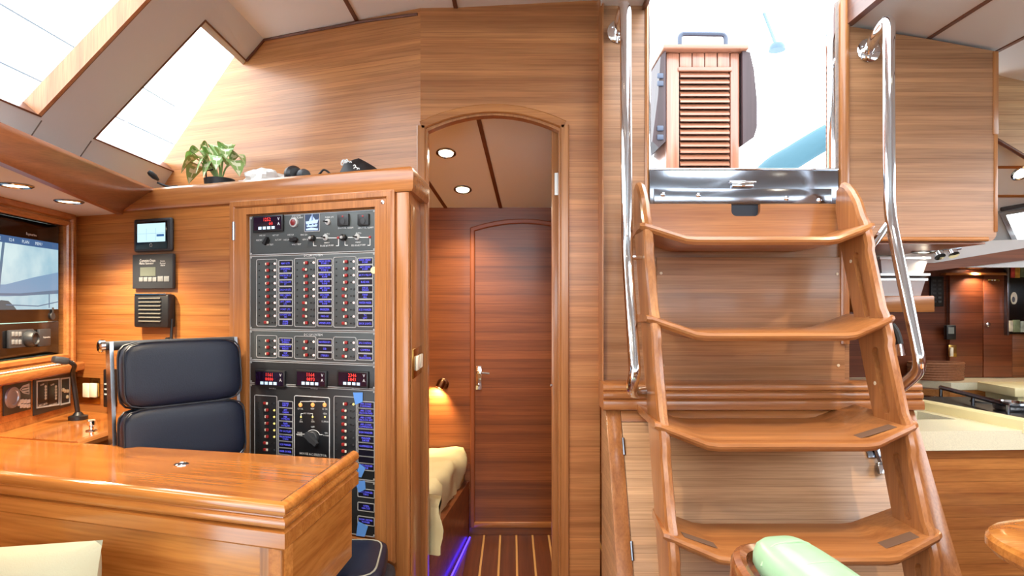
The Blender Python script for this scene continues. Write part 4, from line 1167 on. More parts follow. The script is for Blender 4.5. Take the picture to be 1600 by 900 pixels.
# ------------------------------------------------------------------ navy chair
ch = thing('office_chair', 'navy leather swivel chair with worn stitched pads behind the chart table', 'chair', (-0.95, 2.12, 0))
Lp, Rp = Vector((-1.312, 2.13, 0)), Vector((-1.048, 2.425, 0))
rt = (Rp - Lp).normalized(); fw_ = Vector((rt.y, -rt.x, 0)); UP = Vector((0, 0, 1))
wid = (Rp - Lp).length
mid = (Lp + Rp) / 2
lean = (UP * 1.0 - fw_ * 0.10).normalized(); pn = rt.cross(lean) * -1
if pn.dot(fw_) < 0: pn = -pn
def pad(name, zc, hh, off, hw=None, th=0.042):
    c_ = mid + UP * zc + fw_ * off
    hw = hw or wid / 2
    mb = MB(); superbox(mb, c_, rt, lean, pn, hw, hh, th, 5.5, 16)
    o = build(name, mb, navy, ch, sharp=1.3)
    mb = MB()
    for s_ in (0.55, 0.0):
        ring = []
        for k in range(48):
            a_ = 2 * math.pi * k / 48
            ca, sa = math.cos(a_), math.sin(a_)
            kk = (abs(ca) ** 7 + abs(sa) ** 7) ** (-1 / 7)
            ring.append(c_ + rt * ca * kk * (hw * (0.985 if s_ else 1.0)) + lean * sa * kk * hh * (0.975 if s_ else 1.0) + pn * th * (0.72 if s_ else -0.35))
        tube(mb, ring, 0.0028 if s_ else 0.004, 5, closed=True)
    build('piping', mb, navyd, o)
    return c_
zt_ = CAMZ - (531 - CY) / FPX * 2.2
pad('back_pad', zt_ - 0.118, 0.113, 0.02)
pad('back_pad', zt_ - 0.335, 0.108, 0.043, wid / 2 * 1.03)
pad('back_pad', zt_ - 0.53, 0.085, 0.085, wid / 2 * 1.06)
c_ = mid + fw_ * 0.30 + UP * 0.44
mb = MB(); superbox(mb, c_, rt, fw_, UP, wid / 2 * 1.06, 0.24, 0.045, 6, 14); build('seat', mb, navy, ch, sharp=1.3)
for s_ in (-1, 1):
    e = mid + rt * s_ * (wid / 2 + 0.012)
    mb = MB()
    P_ = smooth([e + UP * (zt_ - 0.005) - fw_ * 0.045, e + UP * (zt_ - 0.2) - fw_ * 0.025, e + UP * (zt_ - 0.42) + fw_ * 0.0, e + UP * (zt_ - 0.60) + fw_ * 0.06, e + UP * 0.42 + fw_ * 0.16, e + UP * 0.40 + fw_ * 0.45], 5)
    sec = [(-0.006, -0.022), (0.006, -0.022), (0.006, 0.022), (-0.006, 0.022)]
    rings = []
    for i, p in enumerate(P_):
        d = (P_[min(i + 1, len(P_) - 1)] - P_[max(i - 1, 0)]).normalized(); nn = rt.cross(d).normalized()
        rings.append([p + rt * a + nn * b_ for a, b_ in sec])
    loft(mb, rings); build('side_rail', mb, alu, ch)
tp = mid + UP * (zt_ - 0.018) - fw_ * 0.045
mb = MB(); tube(mb, [tp - rt * (wid / 2 + 0.03), tp + rt * (wid / 2 + 0.02)], 0.016, 12); build('top_tube', mb, charcoal, ch)
mb = MB(); lathe(mb, tp - rt * (wid / 2 + 0.028), -rt + fw_ * 0.9 * 0, [(0.022, 0), (0.022, 0.012), (0.016, 0.017), (0.006, 0.017), (0, 0.016)], 18); build('end_knob', mb, chrome, ch)
pc = Vector((c_.x, c_.y, 0))
mb = MB(); lathe(mb, pc, UP, [(0.05, 0.05), (0.045, 0.09), (0.03, 0.11), (0.03, 0.395), (0.07, 0.398), (0.0, 0.40)], 16); build('column', mb, alu, ch)
for k in range(5):
    an = R(72 * k + 20); d = Vector((math.cos(an), math.sin(an), 0))
    mb = MB(); tube(mb, [pc + UP * 0.075, pc + d * 0.13 + UP * 0.06, pc + d * 0.21 + UP * 0.045], [0.022, 0.018, 0.014], 8); lg = build('leg', mb, alu, ch)
    mb = MB(); w_ = Vector((-d.y, d.x, 0)); lathe(mb, pc + d * 0.205 + UP * 0.0225 - w_ * 0.012, w_, [(0.018, 0), (0.022, 0.003), (0.022, 0.021), (0.018, 0.024)], 14); build('caster', mb, rub, lg)

st = thing('footstool', 'low navy leather stool with a two-layer cushion beside the right end of the chart table', 'stool', (-0.63, 1.99, 0))
u1 = Vector((0.94, 0.10, 0)).normalized(); u2 = Vector((-u1.y, u1.x, 0)); sc = Vector((-0.62, 1.985, 0))
mb = MB(); superbox(mb, sc + UP * 0.428, u1, u2, UP, 0.225, 0.17, 0.035, 6, 14); cu = build('cushion', mb, navy, st, sharp=1.3)
mb = MB(); ring = []
for k in range(60):
    a_ = 2 * math.pi * k / 60; ca, sa = math.cos(a_), math.sin(a_); kk = (abs(ca) ** 6 + abs(sa) ** 6) ** (-1 / 6)
    ring.append(sc + UP * 0.458 + u1 * ca * kk * 0.205 + u2 * sa * kk * 0.153)
tube(mb, ring, 0.003, 5, closed=True); build('piping', mb, thread, cu)
mb = MB(); superbox(mb, sc + UP * 0.352 + u1 * 0.015, u1, u2, UP, 0.235, 0.175, 0.036, 6, 14); build('cushion', mb, navyd, st, sharp=1.3)
mb = MB(); lathe(mb, sc, UP, [(0.15, 0.0), (0.15, 0.012), (0.03, 0.03), (0.03, 0.31), (0.1, 0.316)], 20); build('pedestal', mb, alu, st)

# ------------------------------------------------------------------ settee and cushion in front of the chart table
se = thing('settee', 'settee seat in front of the chart table, below the cream cushion', 'sofa', (-1.2, 1.2, 0))
fo = Vector((fd.y, -fd.x)); fo = fo if fo.y < 0 else -fo
def inf(s_, o, z): p = A_ + fd * s_ + fo * o; return (p.x, p.y, z)
mb = MB(); box(mb, 0.25, .98, 0.03, 0.6, 0.0, 0.27, lambda a, b_, c: inf(a, b_, c), bev=0.01); build('base', mb, tx, se)
mb = MB(); box(mb, 0.25, .98, 0.03, 0.62, 0.272, 0.385, lambda a, b_, c: inf(a, b_, c), bev=0.03, seg=3); build('seat_cushion', mb, cloth_c, se)
pw = Vector((fd.x, fd.y, 0)); po = Vector((fo.x, fo.y, 0)); plean = (UP - po * 0.22).normalized(); pnn = (po + UP * 0.22).normalized()
rc_, rs_ = math.cos(R(9)), math.sin(R(9)); pw, plean = pw * rc_ + plean * rs_ * -1 , plean * rc_ + pw * rs_
pc_ = Vector(inf(0.605, 0.15, 0.552))
mb = MB(); rings = []
n_ = 22
for side in (1, -1):
    vs, fs = [], []
    for i in range(n_ + 1):
        for j in range(n_ + 1):
            u, v = i / n_ * 2 - 1, j / n_ * 2 - 1
            tck = 0.075 * ((1 - abs(u) ** 2.6) * (1 - abs(v) ** 2.6)) ** 0.55
            pin = 1 - 0.035 * (1 - v * v) * 0 
            cu_ = u * (0.235 - 0.012 * (1 - u * u) ) * (1 - 0.05 * (1 - v * v) * abs(u))
            cv_ = v * 0.135 * (1 - 0.06 * (1 - u * u) * abs(v) * 0 )
            w = 0.006 * noise.noise(Vector((u * 3, v * 3, side))) * (1 - abs(u)) 
            vs.append(pc_ + pw * cu_ + plean * cv_ + pnn * side * (tck + w))
    for i in range(n_):
        for j in range(n_):
            k = i * (n_ + 1) + j
            fs.append((k, k + 1, k + n_ + 2, k + n_ + 1))
    mb.add(vs, fs)
tag(build('cushion', mb, plain('cushion_cloth', (186, 180, 152), .85, bump=.3, bscale=300), sharp=1.6), 'cream scatter cushion leaning on the front of the chart table', 'cushion')

# ------------------------------------------------------------------ things on top of the cabinet
ZC = 1.712
def onto(px_, off):     # a point on the cabinet top behind the front edge at a photo column
    a = CB.S(px_, -off); p = CB.f(a, ZC, -off); return p
pp = onto(343, 0.10)
plant = thing('potted_plant', 'leafy variegated plant in a black pot on the cabinet top', 'plant', pp)
mb = MB(); lathe(mb, pp, UP, [(0.045, 0.0), (0.055, 0.002), (0.060, 0.052), (0.058, 0.054), (0.053, 0.050), (0.05, 0.045), (0, 0.045)], 24); build('pot', mb, black, plant)
mb = MB(); lathe(mb, pp, UP, [(0.05, 0.03), (0.051, 0.0455), (0, 0.047)], 16); build('soil', mb, plain('soil', (50, 36, 26), .9), plant)
leafm = [plain('leaf_green', (150, 186, 112), 0.4), plain('leaf_pale', (236, 244, 212), 0.4)]
stemm = plain('stem_green', (160, 190, 120), .5)
rl_ = CB.r.to_3d(); nl_ = CB.n.to_3d()
lv = [(-0.165, 0.02, 0.10, .15), (-0.125, 0.05, 0.13, .14), (-0.185, -0.02, 0.03, .15), (-0.06, 0.06, 0.155, .14), (-0.02, 0.08, 0.03, .12), (0.03, 0.05, 0.14, .13), (0.075, 0.03, 0.15, .12), (0.135, 0.04, 0.03, .15), (0.12, -0.02, 0.09, .13), (-0.10, -0.04, 0.16, .14), (0.01, -0.05, 0.16, .13), (-0.05, 0.09, 0.05, .11), (0.05, 0.085, 0.06, .11), (-0.14, 0.08, 0.06, .13), (0.09, 0.07, 0.11, .12)]
for k, (dx, df, dz, ln) in enumerate(lv):
    rootp = pp + UP * 0.05 + rl_ * dx * .08
    tip = pp + rl_ * dx + nl_ * df * .8 + UP * (0.045 + dz * 0.85)
    dirh = (rl_ * dx + nl_ * df); dirh = dirh.normalized() if dirh.length > 1e-4 else nl_
    basep = rootp.lerp(tip, 0.42) + UP * 0.045
    mb = MB(); tube(mb, smooth([rootp, rootp.lerp(basep, .5) + UP * 0.015, basep], 4), 0.0035, 6); build('stem', mb, stemm, plant)
    side = dirh.cross(UP).normalized()
    mb = MB(); rows_ = []
    nL = 8
    for i in range(nL + 1):
        s_ = i / nL
        p = basep.lerp(tip, s_) + UP * (0.075 * s_ * (1 - s_) * 4 * 0.45) - UP * 0.02 * s_ * s_
        wd = ln * 0.30 * math.sin(math.pi * min(1, (s_ * 0.94 + 0.06))) ** 0.75 * (1.15 - .3 * s_) + 0.0006
        rows_.append([p + side * wd * q - UP * abs(q) * wd * -0.22 for q in (-1, -.55, -.08, 0.08, .55, 1)])
    vs = [p for r_ in rows_ for p in r_]
    vs += [p - UP * 0.0012 for p in vs]
    off = 6 * (nL + 1)
    for i in range(nL):
        for j in range(5):
            mb.m = 1 if (j == 2 or (j in (1, 3) and (i + j) % 2 == 0)) else 0
            q = (i * 6 + j, i * 6 + j + 1, (i + 1) * 6 + j + 1, (i + 1) * 6 + j)
            if i == 0 and j == 0: o_ = len(mb.v); mb.v += [tuple(p) for p in vs]
            mb.f += [[o_ + t_ for t_ in q], [o_ + off + t_ for t_ in reversed(q)]]; mb.mi += [mb.m, mb.m]
    build('leaf', mb, leafm, plant, sharp=2.0, normals=False)
mb = MB(); b0 = onto(322, 0.07); tube(mb, [b0, b0 + UP * 0.085, b0 + UP * 0.088 + rl_ * 0.035], 0.0035, 6); tag(build('plant_stake', mb, black), 'thin black wire stand beside the plant pot', 'stand')
def cable(name, pts, r, label):
    mb = MB(); tube(mb, smooth(pts, 5), r, 6); tag(build(name, mb, rub), label, 'cable')
cable('cable', [onto(262, .10) + UP * .005, onto(285, .11) + UP * 0.025, onto(300, .05) + UP * 0.012, onto(318, .04) + UP * .006], .0045, 'black cable looping on the cabinet top left of the plant')
cable('cable', [onto(366, .05) + UP * .006, onto(372, .05) + UP * .007, onto(385, .05) + UP * .006], .0045, 'short black cable on the cabinet top right of the plant pot')
mb = MB(); p_ = onto(297, .06); lathe(mb, p_, UP, [(0.034, 0), (0.04, 0.006), (0.036, 0.012), (0.02, 0.016), (0, 0.017)], 20); tag(build('ring_puck', mb, plain('satin_metal', (170, 168, 160), .3, .8)), 'flat round metal puck on the cabinet top left of the plant', 'puck')
pb = onto(415, .15)
mb = MB(); blob(mb, pb + UP * 0.036, (0.085, 0.065, 0.052), 0.35, 2.6, 30, 22, f=lambda p: Vector((p.x, p.y, max(p.z, -0.036))), seed=3.1)
tag(build('plastic_bag', mb, plain('crumpled_plastic', (226, 226, 222), .3), sharp=0.35), 'crumpled white plastic bag on the cabinet top right of the plant', 'bag')
tr = thing('paper_tray', 'flat white and blue tray behind the plastic bag on the cabinet top', 'tray', onto(455, .20))
mb = MB(); a_ = CB.S(455, -.19)
box(mb, CB.S(385, -.19), CB.S(492, -.19), ZC + .001, ZC + 0.052, -.235, -.14, CB.f, bev=.004); build('tray_body', mb, plain('tray_white', (228, 230, 238), .5), tr)
mb = MB(); box(mb, CB.S(385, -.14), CB.S(494, -.14), ZC + 0.030, ZC + 0.040, -.1399, -.137, CB.f); build('tray_stripe', mb, plain('tray_blue', (70, 96, 170), .5), tr)
hp = thing('headphones', 'black headphones with grey ear cup lying on the cabinet top', 'headphones', onto(475, .08))
for px_, rr in ((462, .034), (478, .026)):
    c0 = onto(px_, .07) + UP * (rr + .003)
    mb = MB(); lathe(mb, c0 - rl_ * .02, (rl_ * 1.0 + nl_ * .5), [(rr * .6, 0), (rr, .008), (rr, .026), (rr * .7, .04), (0, .042)], 18); build('ear_cup', mb, black if px_ < 470 else charcoal, hp)
mb = MB(); tube(mb, smooth([onto(463, .07) + UP * .05, onto(470, .10) + UP * .03, onto(480, .12) + UP * .02, onto(490, .10) + UP * .02, onto(486, .06) + UP * .02], 6), .006, 8); build('headband', mb, rub, hp)
cable('cable', smooth([onto(492, .05) + UP * .012, onto(500, .05) + UP * .03, onto(506, .05) + UP * .042, onto(514, .05) + UP * .03, onto(520, .05) + UP * .008], 1), .004, 'black cable arching beside the headphones')
cable('cable', [onto(518, .06) + UP * .006, onto(526, .06) + UP * .006, onto(540, .05) + UP * .006], .006, 'black cable running flat to the black bag')
bg = thing('black_pouch', 'black fabric pouch with a white chain print at the right of the cabinet top', 'bag', onto(572, .11))
bc = onto(571, .12)
def pouch(p): # a wedge: tall at the left, low at the right
    s_ = p.dot(rl_); k = max(0.12, 0.62 - 0.46 * (s_ / .12))
    return Vector((p.x, p.y, (p.z if p.z > 0 else 0.0) * k * 1.55))
mb = MB(); rings = []
for i in range(15):
    th = math.pi * i / 14; ring = []
    for j in range(28):
        ph = 2 * math.pi * j / 28
        d = Vector((math.sin(th) * math.cos(ph), math.sin(th) * math.sin(ph), math.cos(th)))
        k = 1 + .16 * noise.noise(d * 2.4 + Vector((5, 1, 2)))
        p = rl_ * d.x * .115 * k + nl_ * d.y * .06 * k + UP * d.z * .075 * k
        ring.append(bc + pouch(p))
    rings.append(ring)
loft(mb, rings, cap=False); build('body', mb, plain('pouch_black', (22, 22, 27), .6), bg, sharp=.6)
mb = MB()
for k in range(11):
    s_ = k / 10
    q = -0.088 + .11 * s_
    hgt = (0.62 - 0.46 * (q / .12)) * 1.55 * .075 * math.sqrt(max(.02, 1 - (q / .115) ** 2)) 
    fr_ = .25 + .6 * s_
    cpt = bc + rl_ * q + nl_ * (.058 * fr_ + .006) + UP * (hgt * (1.0 - .75 * s_) + .004)
    e1 = (rl_ * .8 - UP * .6).normalized() if k % 2 else (rl_ * .3 + UP * .9).normalized(); e2 = e1.cross(nl_ + UP * .4).normalized()
    tube(mb, [cpt + e1 * .010 * math.cos(R(t_ * 30)) + e2 * .006 * math.sin(R(t_ * 30)) for t_ in range(12)], .0022, 5, closed=True)
build('chain', mb, letter, bg)
mb = MB(); p_ = onto(640, .13); tube(mb, smooth([p_ - rl_ * .03 + UP * .006, p_ + UP * .010, p_ + rl_ * .012 + UP * .008], 4), .006, 8); tag(build('cable_clip', mb, rub), 'small black clip at the right end of the cabinet top', 'clip')
mb = MB(); p_ = K(232, 268, 2.66); lathe(mb, p_, (.5, .6, -.6), [(0.008, 0), (0.012, .01), (.012, .03), (0.005, .05)], 10); tube(mb, smooth([p_ + Vector((.02, .03, -.04)), p_ + Vector((.06, .04, -.055)), p_ + Vector((.09, .06, -.05))], 4), .005, 6)
tag(build('small_spotlight', mb, rub), 'small black clip light at the lower corner of the window', 'light')

# ------------------------------------------------------------------ companionway bulkhead
xl, xr = LW.S(1012), LW.S(1310)
zsill = LW.px(1150, 322)[1]
mb = MB(); prism(mb, [(0.3437, 0.6), (LW.S(1327), 0.6), (LW.S(1327), 2.40), (xr, 2.40), (xr, zsill), (xl, zsill), (xl, 2.40), (0.3437, 2.40)], [], LW.f, 0.0, -0.045)
struct('wall_companionway', mb, compw)
mb = MB(); box(mb, 0.3387, 0.3437, 2.40, 2.50, 0.9, 2.45); struct('trim_7', mb, tz)
mb = MB(); sweep(mb, [(-0.007, -0.03), (-0.007, 0.004), (0.0, 0.01), (0.007, 0.004), (0.007, -0.03)], [(xl - 0.004, 1.10), (xl - 0.004, 2.38)], LW.f); struct('trim_8', mb, tz)
mb = MB(); sweep(mb, half_round(0.036, 0.024), [(LW.S(1317.5), 1.10), (LW.S(1317.5), 2.40)], LW.f); struct('trim_9', mb, ladz)
mb = MB(); z0_ = 1.26; box(mb, LW.S(1025), LW.S(1318), LW.px(1150, 600)[1], LW.px(1150, 402)[1], 0.001, 0.012, LW.f, bev=0.003)
ap = tag(build('access_panel', mb, compw), 'flat teak access panel behind the upper ladder steps', 'panel')
for x_, y_ in ((1033, 427), (1308, 428), (1310, 571), (1036, 571)):
    mb = MB(); lathe(mb, LW.P(x_, y_, .012), (0, -1, 0), [(.006, 0), (.005, .002), (0, .003)], 8); build('screw', mb, plain('pale_screw', (220, 200, 170), .4) if 'pale_screw' not in MATS else MATS['pale_screw'], ap)
# sill: steel washboard
sl = thing('washboard', 'scratched steel washboard across the bottom of the companionway', 'washboard', LW.P(1160, 322, .02))
mb = MB(); box(mb, xl + .004, xr - .004, zsill + .001, LW.px(1160, 266)[1], -0.028, 0.012, LW.f, bev=.004); build('plate', mb, steel, sl)
mb = MB(); box(mb, LW.S(1020), LW.S(1296), LW.px(1160, 320)[1], LW.px(1160, 296)[1], 0.012, 0.020, LW.f, bev=.003); build('lower_strip', mb, steel, sl)
mb = MB(); LW.box(mb, 1144, 284, 1178, 293, 0.012, 0.026, bev=.004); LW.box(mb, 1140, 282, 1182, 285.5, 0.012, 0.022, bev=.002); build('latch', mb, chrome, sl)
for x_, y_ in ((1036, 304), (1091, 305), (1229, 310), (1280, 313)):
    mb = MB(); lathe(mb, LW.P(x_, y_, .02), (0, -1, 0), [(.009, 0), (.009, .002), (.005, .006), (0, .007)], 12); build('bolt', mb, chrome, sl)
mb = MB(); box(mb, xl + .006, xr - .006, LW.px(1160, 267)[1], LW.px(1160, 264)[1], -0.02, 0.016, LW.f, bev=.002); build('top_edge', mb, chrome, sl)
mb = MB(); box(mb, LW.S(1298), LW.S(1305), zsill, 2.6, -0.04, 0.004, LW.f, bev=.003); tag(build('washboard_track', mb, chrome), 'bright steel slide track on the right side of the companionway', 'track')
mb = MB(); box(mb, LW.S(1014), LW.S(1017), zsill, 2.6, -0.04, 0.002, LW.f, bev=.002); tag(build('washboard_track', mb, chrome), 'thin steel slide track on the left side of the companionway', 'track')
# board with a finger notch under the sill
mb = MB(); bz0, bz1 = LW.px(1160, 378, .04)[1], LW.px(1160, 319, .04)[1]
n0, n1, nz0 = LW.S(1142, .04), LW.S(1187, .04), LW.px(1160, 338, .04)[1]
nt_ = [(n0, bz1)] + [(n0 + .02 - .02 * math.cos(R(t_)), nz0 + .02 - .02 * math.sin(R(t_))) for t_ in range(0, 91, 18)] + [(n1 - .02 + .02 * math.sin(R(t_)), nz0 + .02 - .02 * math.cos(R(t_))) for t_ in range(0, 91, 18)] + [(n1, bz1)]
bd_ = [(LW.S(1010, .04), bz0), (LW.S(1311, .04), bz0), (LW.S(1311, .04), bz1)] + nt_[::-1] + [(LW.S(1010, .04), bz1)]
mb = MB(); prism(mb, bd_, [], LW.f, 0.025, 0.045)
tag(build('notched_board', mb, lad), 'teak board with a finger notch above the top ladder step', 'board')
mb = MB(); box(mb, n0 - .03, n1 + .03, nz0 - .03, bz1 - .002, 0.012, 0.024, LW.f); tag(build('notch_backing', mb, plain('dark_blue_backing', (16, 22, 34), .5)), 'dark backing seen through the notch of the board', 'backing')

# engine casing with its moulded ledge and sloping front
eb = thing('engine_casing', 'teak engine casing with a moulded ledge and sloping front behind the ladder', 'casing', (0.9, 2.35, 0))
def bfront(z): return 2.32 - (0.867 - z) * (0.25 / 0.497)
bx0, bx1 = 0.339, 1.452
mb = MB(); prism(mb, [(2.42, 0.0), (2.42, 0.875), (bfront(0.875), 0.875), (bfront(0.0), 0.0)], [], lambda y, z, x: (x, y, z), bx0, bx1); build('carcass', mb, boxw, eb)
lp = [(2.422, 0.868)]
for z0_, z1_, o in ((0.868, 0.905, 0.0), (0.907, 0.934, 0.006), (0.936, 0.962, 0.012)):
    yf = 2.292 + o
    lp += [(yf + .004, z0_), (yf - .003, z0_ + .004), (yf - .004, (z0_ + z1_) / 2), (yf - .001, z1_ - .004), (yf + .006, z1_)]
lp += [(2.422, 0.964)]
mb = MB(); prism(mb, lp, [], lambda y, z, x: (x, y, z), 0.328, 1.476); build('ledge_moulding', mb, lad, eb)
# face boards lie along the slope: s across, v down the slope
vv = Vector((0, bfront(0) - bfront(0.867), -0.867)).normalized(); nb = Vector((0, -vv.z * -1, 0)); nb = Vector((0, vv.z, -vv.y)).normalized()
if nb.y > 0: nb = -nb
def bf(x_, v, d): return Vector((x_, bfront(0.866), 0.866)) + vv * v + nb * d
for nm, x0_, x1_, v0, v1, mt, dd in (('stile', bx0, bx0 + .052, 0, .93, ladz, .004), ('stile', bx1 - .062, bx1, 0, .93, ladz, .004), ('top_rail', bx0 + .053, bx1 - .063, 0, .045, lad, .003),
                                  ('door', bx0 + .055, bx1 - .065, .048, .93, boxw, .002)):
    mb = MB(); box(mb, x0_, x1_, v0, v1, 0.0, dd + .004, bf, bev=.002); ob = build(nm, mb, mt, eb)
    if nm == 'door': edoor = ob
for v_ in (.135, .48):
    mb = MB(); tube(mb, [bf(bx0 + .054, v_ - .03, .009), bf(bx0 + .054, v_ + .03, .009)], .005, 8); build('hinge', mb, steel, edoor)
mb = MB(); lx = 1368; Yb = 2.20; cx_ = (1368 - 800) / 1000 * 2.235
box(mb, cx_ - .028, cx_ + .028, .135, .175, .006, .012, bf, bev=.002); tube(mb, [bf(cx_, .10, .012), bf(cx_, .15, .018), bf(cx_ + .004, .20, .022)], .006, 8); box(mb, cx_ - .010, cx_ + .014, .195, .232, .010, .03, bf, bev=.003); box(mb, cx_ - .035, cx_ + .045, .092, .100, .006, .010, bf)
build('latch', mb, steel, edoor)
mb = MB(); box(mb, cx_ - .012, cx_ + .014, .205, .234, .0295, .0315, bf, bev=.001); build('latch_tip', mb, chrome, edoor)

# ------------------------------------------------------------------ ladder
ldr = thing('companionway_ladder', 'steep teak ladder with four dished steps leading up to the companionway', 'ladder', (0.84, 1.9, 0))
def yf(z): return 2.063 + (z - 1.163) * 0.3645
xs_l, xs_r = 0.447, 1.223
ez = [1.477, 1.163, 0.84, 0.544]
for side in (0, 1):
    o = [(yf(0) , 0.0)]
    for k in range(4)[::-1]:   # small notch-like swell of the front edge at each step
        o += [(yf(ez[k] - .05), ez[k] - .05), (yf(ez[k] - .03) - .010, ez[k] - .03), (yf(ez[k] + .045) - .010, ez[k] + .045), (yf(ez[k] + .07), ez[k] + .07)]
    zt2 = 1.675
    o += [(yf(1.60) + .008, 1.60), (yf(1.64) + .028, 1.64), (yf(1.66) + .05, 1.665), (yf(1.66) + .08, zt2 + .002), (yf(1.66) + .105, 1.665), (yf(1.60) + .135, 1.60), (yf(1.45) + .15, 1.45), (yf(0) + .15, 0.0)]
    slots = []
    for za, zbn in ((1.20, 1.44), (0.90, 1.12), (0.60, 0.80), (0.28, 0.50)):
        za += .02; zbn -= .03
        sl_ = []
        for (zc_, sg) in ((zbn, 1), (za, -1)):
            for k in range(7):
                an = R(180 * k / 6)
                dy, dzz = .020 * math.cos(an) * -1 * sg, .020 * math.sin(an) * sg
                sl_.append((yf(zc_) + .062 + dy, zc_ + dzz))
        slots.append(sl_[::-1])
    x0_, x1_ = (xs_l, xs_l + .016) if side == 0 else (xs_r - .016, xs_r)
    inner_x = (xs_l + .016, xs_l + .032) if side == 0 else (xs_r - .032, xs_r - .016)
    mb = MB(); prism(mb, o, [], lambda y, z, x: (x, y, z), x0_, x1_); prism(mb, o, slots, lambda y, z, x: (x, y, z), *inner_x)
    # rounded front edge
    tube(mb, [Vector(((xs_l if side == 0 else xs_r - .032) + .016, p[0] + .003, p[1])) for p in o[:-4]], .017, 8)
    st_ = build('stringer', mb, ladz, ldr)
    for y_ in (600,):
        mb = MB(); xx = xs_l + .0325 if side == 0 else xs_r - .0325
        for z_ in (.99, 1.40): lathe(mb, (xx, yf(z_) + .1, z_), (1 if side == 0 else -1, 0, 0), [(.007, 0), (.006, .002), (0, .003)], 8)
        build('plug', mb, MATS['pale_screw'], st_)
depths = [.25, .27, .36, .22]
for k in range(4):
    z = ez[k]
    rings = []
    xsn = [xs_l - .012, xs_l + .004, xs_l + .02, xs_l + .09, xs_l + .135, xs_l + .17, .84, xs_r - .17, xs_r - .135, xs_r - .09, xs_r - .02, xs_r - .004, xs_r + .012]
    for x_ in xsn:
        e = min(x_ - xs_l, xs_r - x_)
        lift = .052 * max(0.0, 1 - max(e, 0) / .145) if e < .145 else 0.0
        fwd = .036 * min(1.0, max(0.0, e) / .145)
        if e < .0: lift, fwd = .052, -.012
        y0_ = yf(z) - .014 - fwd; y1_ = yf(z) + (depths[k] if e > -.001 else .045)
        zz = z + lift; t_ = .030
        ex = .72 if e < -.005 else 1.0
        rings.append([(x_, y0_ + .012, zz - t_ * ex), (x_, y0_ + .002, zz - t_ * .7 * ex), (x_, y0_, zz - t_ * .45), (x_, y0_ + .004, zz - t_ * .15), (x_, y0_ + .016, zz), (x_, y1_, zz), (x_, y1_, zz - t_ * ex)])
    if k < 2:
        rings = [[(p[0], min(p[1], 2.403 if 1 else p[1]), p[2]) for p in r_] for r_ in rings]
    mb = MB(); loft(mb, rings); stp = build('step', mb, lad, ldr, sharp=.5)
    if k >= 2:     # worn grip strips on the upturned ends
        for xa, xb in ((xs_l + .05, xs_l + .15), (xs_r - .15, xs_r - .05)) if k == 3 else ((xs_r - .16, xs_r - .05),):
            mb = MB(); q = []
            def zl(x_): e = min(x_ - xs_l, xs_r - x_); return z + .052 * max(0, 1 - e / .145) + .0012
            vs = [(xa, yf(z) - .015 + .02, zl(xa)), (xb, yf(z) - .015 + .02, zl(xb)), (xb, yf(z) + .05, zl(xb)), (xa, yf(z) + .05, zl(xa))]
            vs += [(a, b_, c - .001) for a, b_, c in vs]
            mb.add(vs, [(0, 1, 2, 3), (7, 6, 5, 4), (0, 4, 5, 1), (1, 5, 6, 2), (2, 6, 7, 3), (3, 7, 4, 0)]); build('grip_strip', mb, plain('worn_grip', (104, 74, 54), .8) if 'worn_grip' not in MATS else MATS['worn_grip'], stp)

# handrails
def rail(label, sgn, fl, pts, foot):
    t_ = thing('handrail', label, 'handrail', foot)
    mb = MB(); tube(mb, fillet(pts, .07, 7), .0195, 16); build('tube', mb, chrome, t_)
    mb = MB(); lathe(mb, fl, (0, -1, 0), [(.044, 0), (.044, .004), (.036, .008), (.020, .010), (.0195, .02)], 24)
    for k in range(3): a_ = R(30 + 120 * k); lathe(mb, Vector(fl) + Vector((.032 * math.cos(a_), -.007, .032 * math.sin(a_))), (0, -1, 0), [(.006, 0), (.005, .004), (0, .005)], 8)
    build('flange', mb, chrome, t_); return t_
lf_ = LW.P(967, 50, 0.001)
r1_ = rail('polished steel handrail left of the ladder', -1, lf_, [lf_, (0.388, 2.30, lf_.z - .002), (0.392, 2.215, lf_.z + .018), (.393, 2.215, lf_.z - .10), (.395, 2.20, 1.42), (.393, 2.045, 1.03), (.385, 2.06, .985), (.400, 2.12, .955), (.447, 2.14, .955)], (.39, 2.2, 1.0))
rf_ = LW.P(1357, 79, 0.001)
r2_ = rail('polished steel handrail right of the ladder', 1, rf_, [rf_, (1.305, 2.29, rf_.z + .012), (1.300, 2.205, rf_.z + .035), (1.298, 2.205, rf_.z - .10), (1.298, 2.20, 1.555), (1.303, 2.045, 1.07), (1.308, 2.06, 1.03), (1.27, 2.11, .965), (1.223, 2.14, .955)], (1.3, 2.2, 1.0))
mb = MB(); tube(mb, [(1.298, 2.195, 1.535), (1.222, 2.20, 1.43)], .013, 10); build('strut', mb, chrome, r2_)
mb = MB(); tube(mb, [(.394, 2.19, 1.41), (.447, 2.20, 1.41)], .009, 10); build('strut', mb, chrome, r1_)

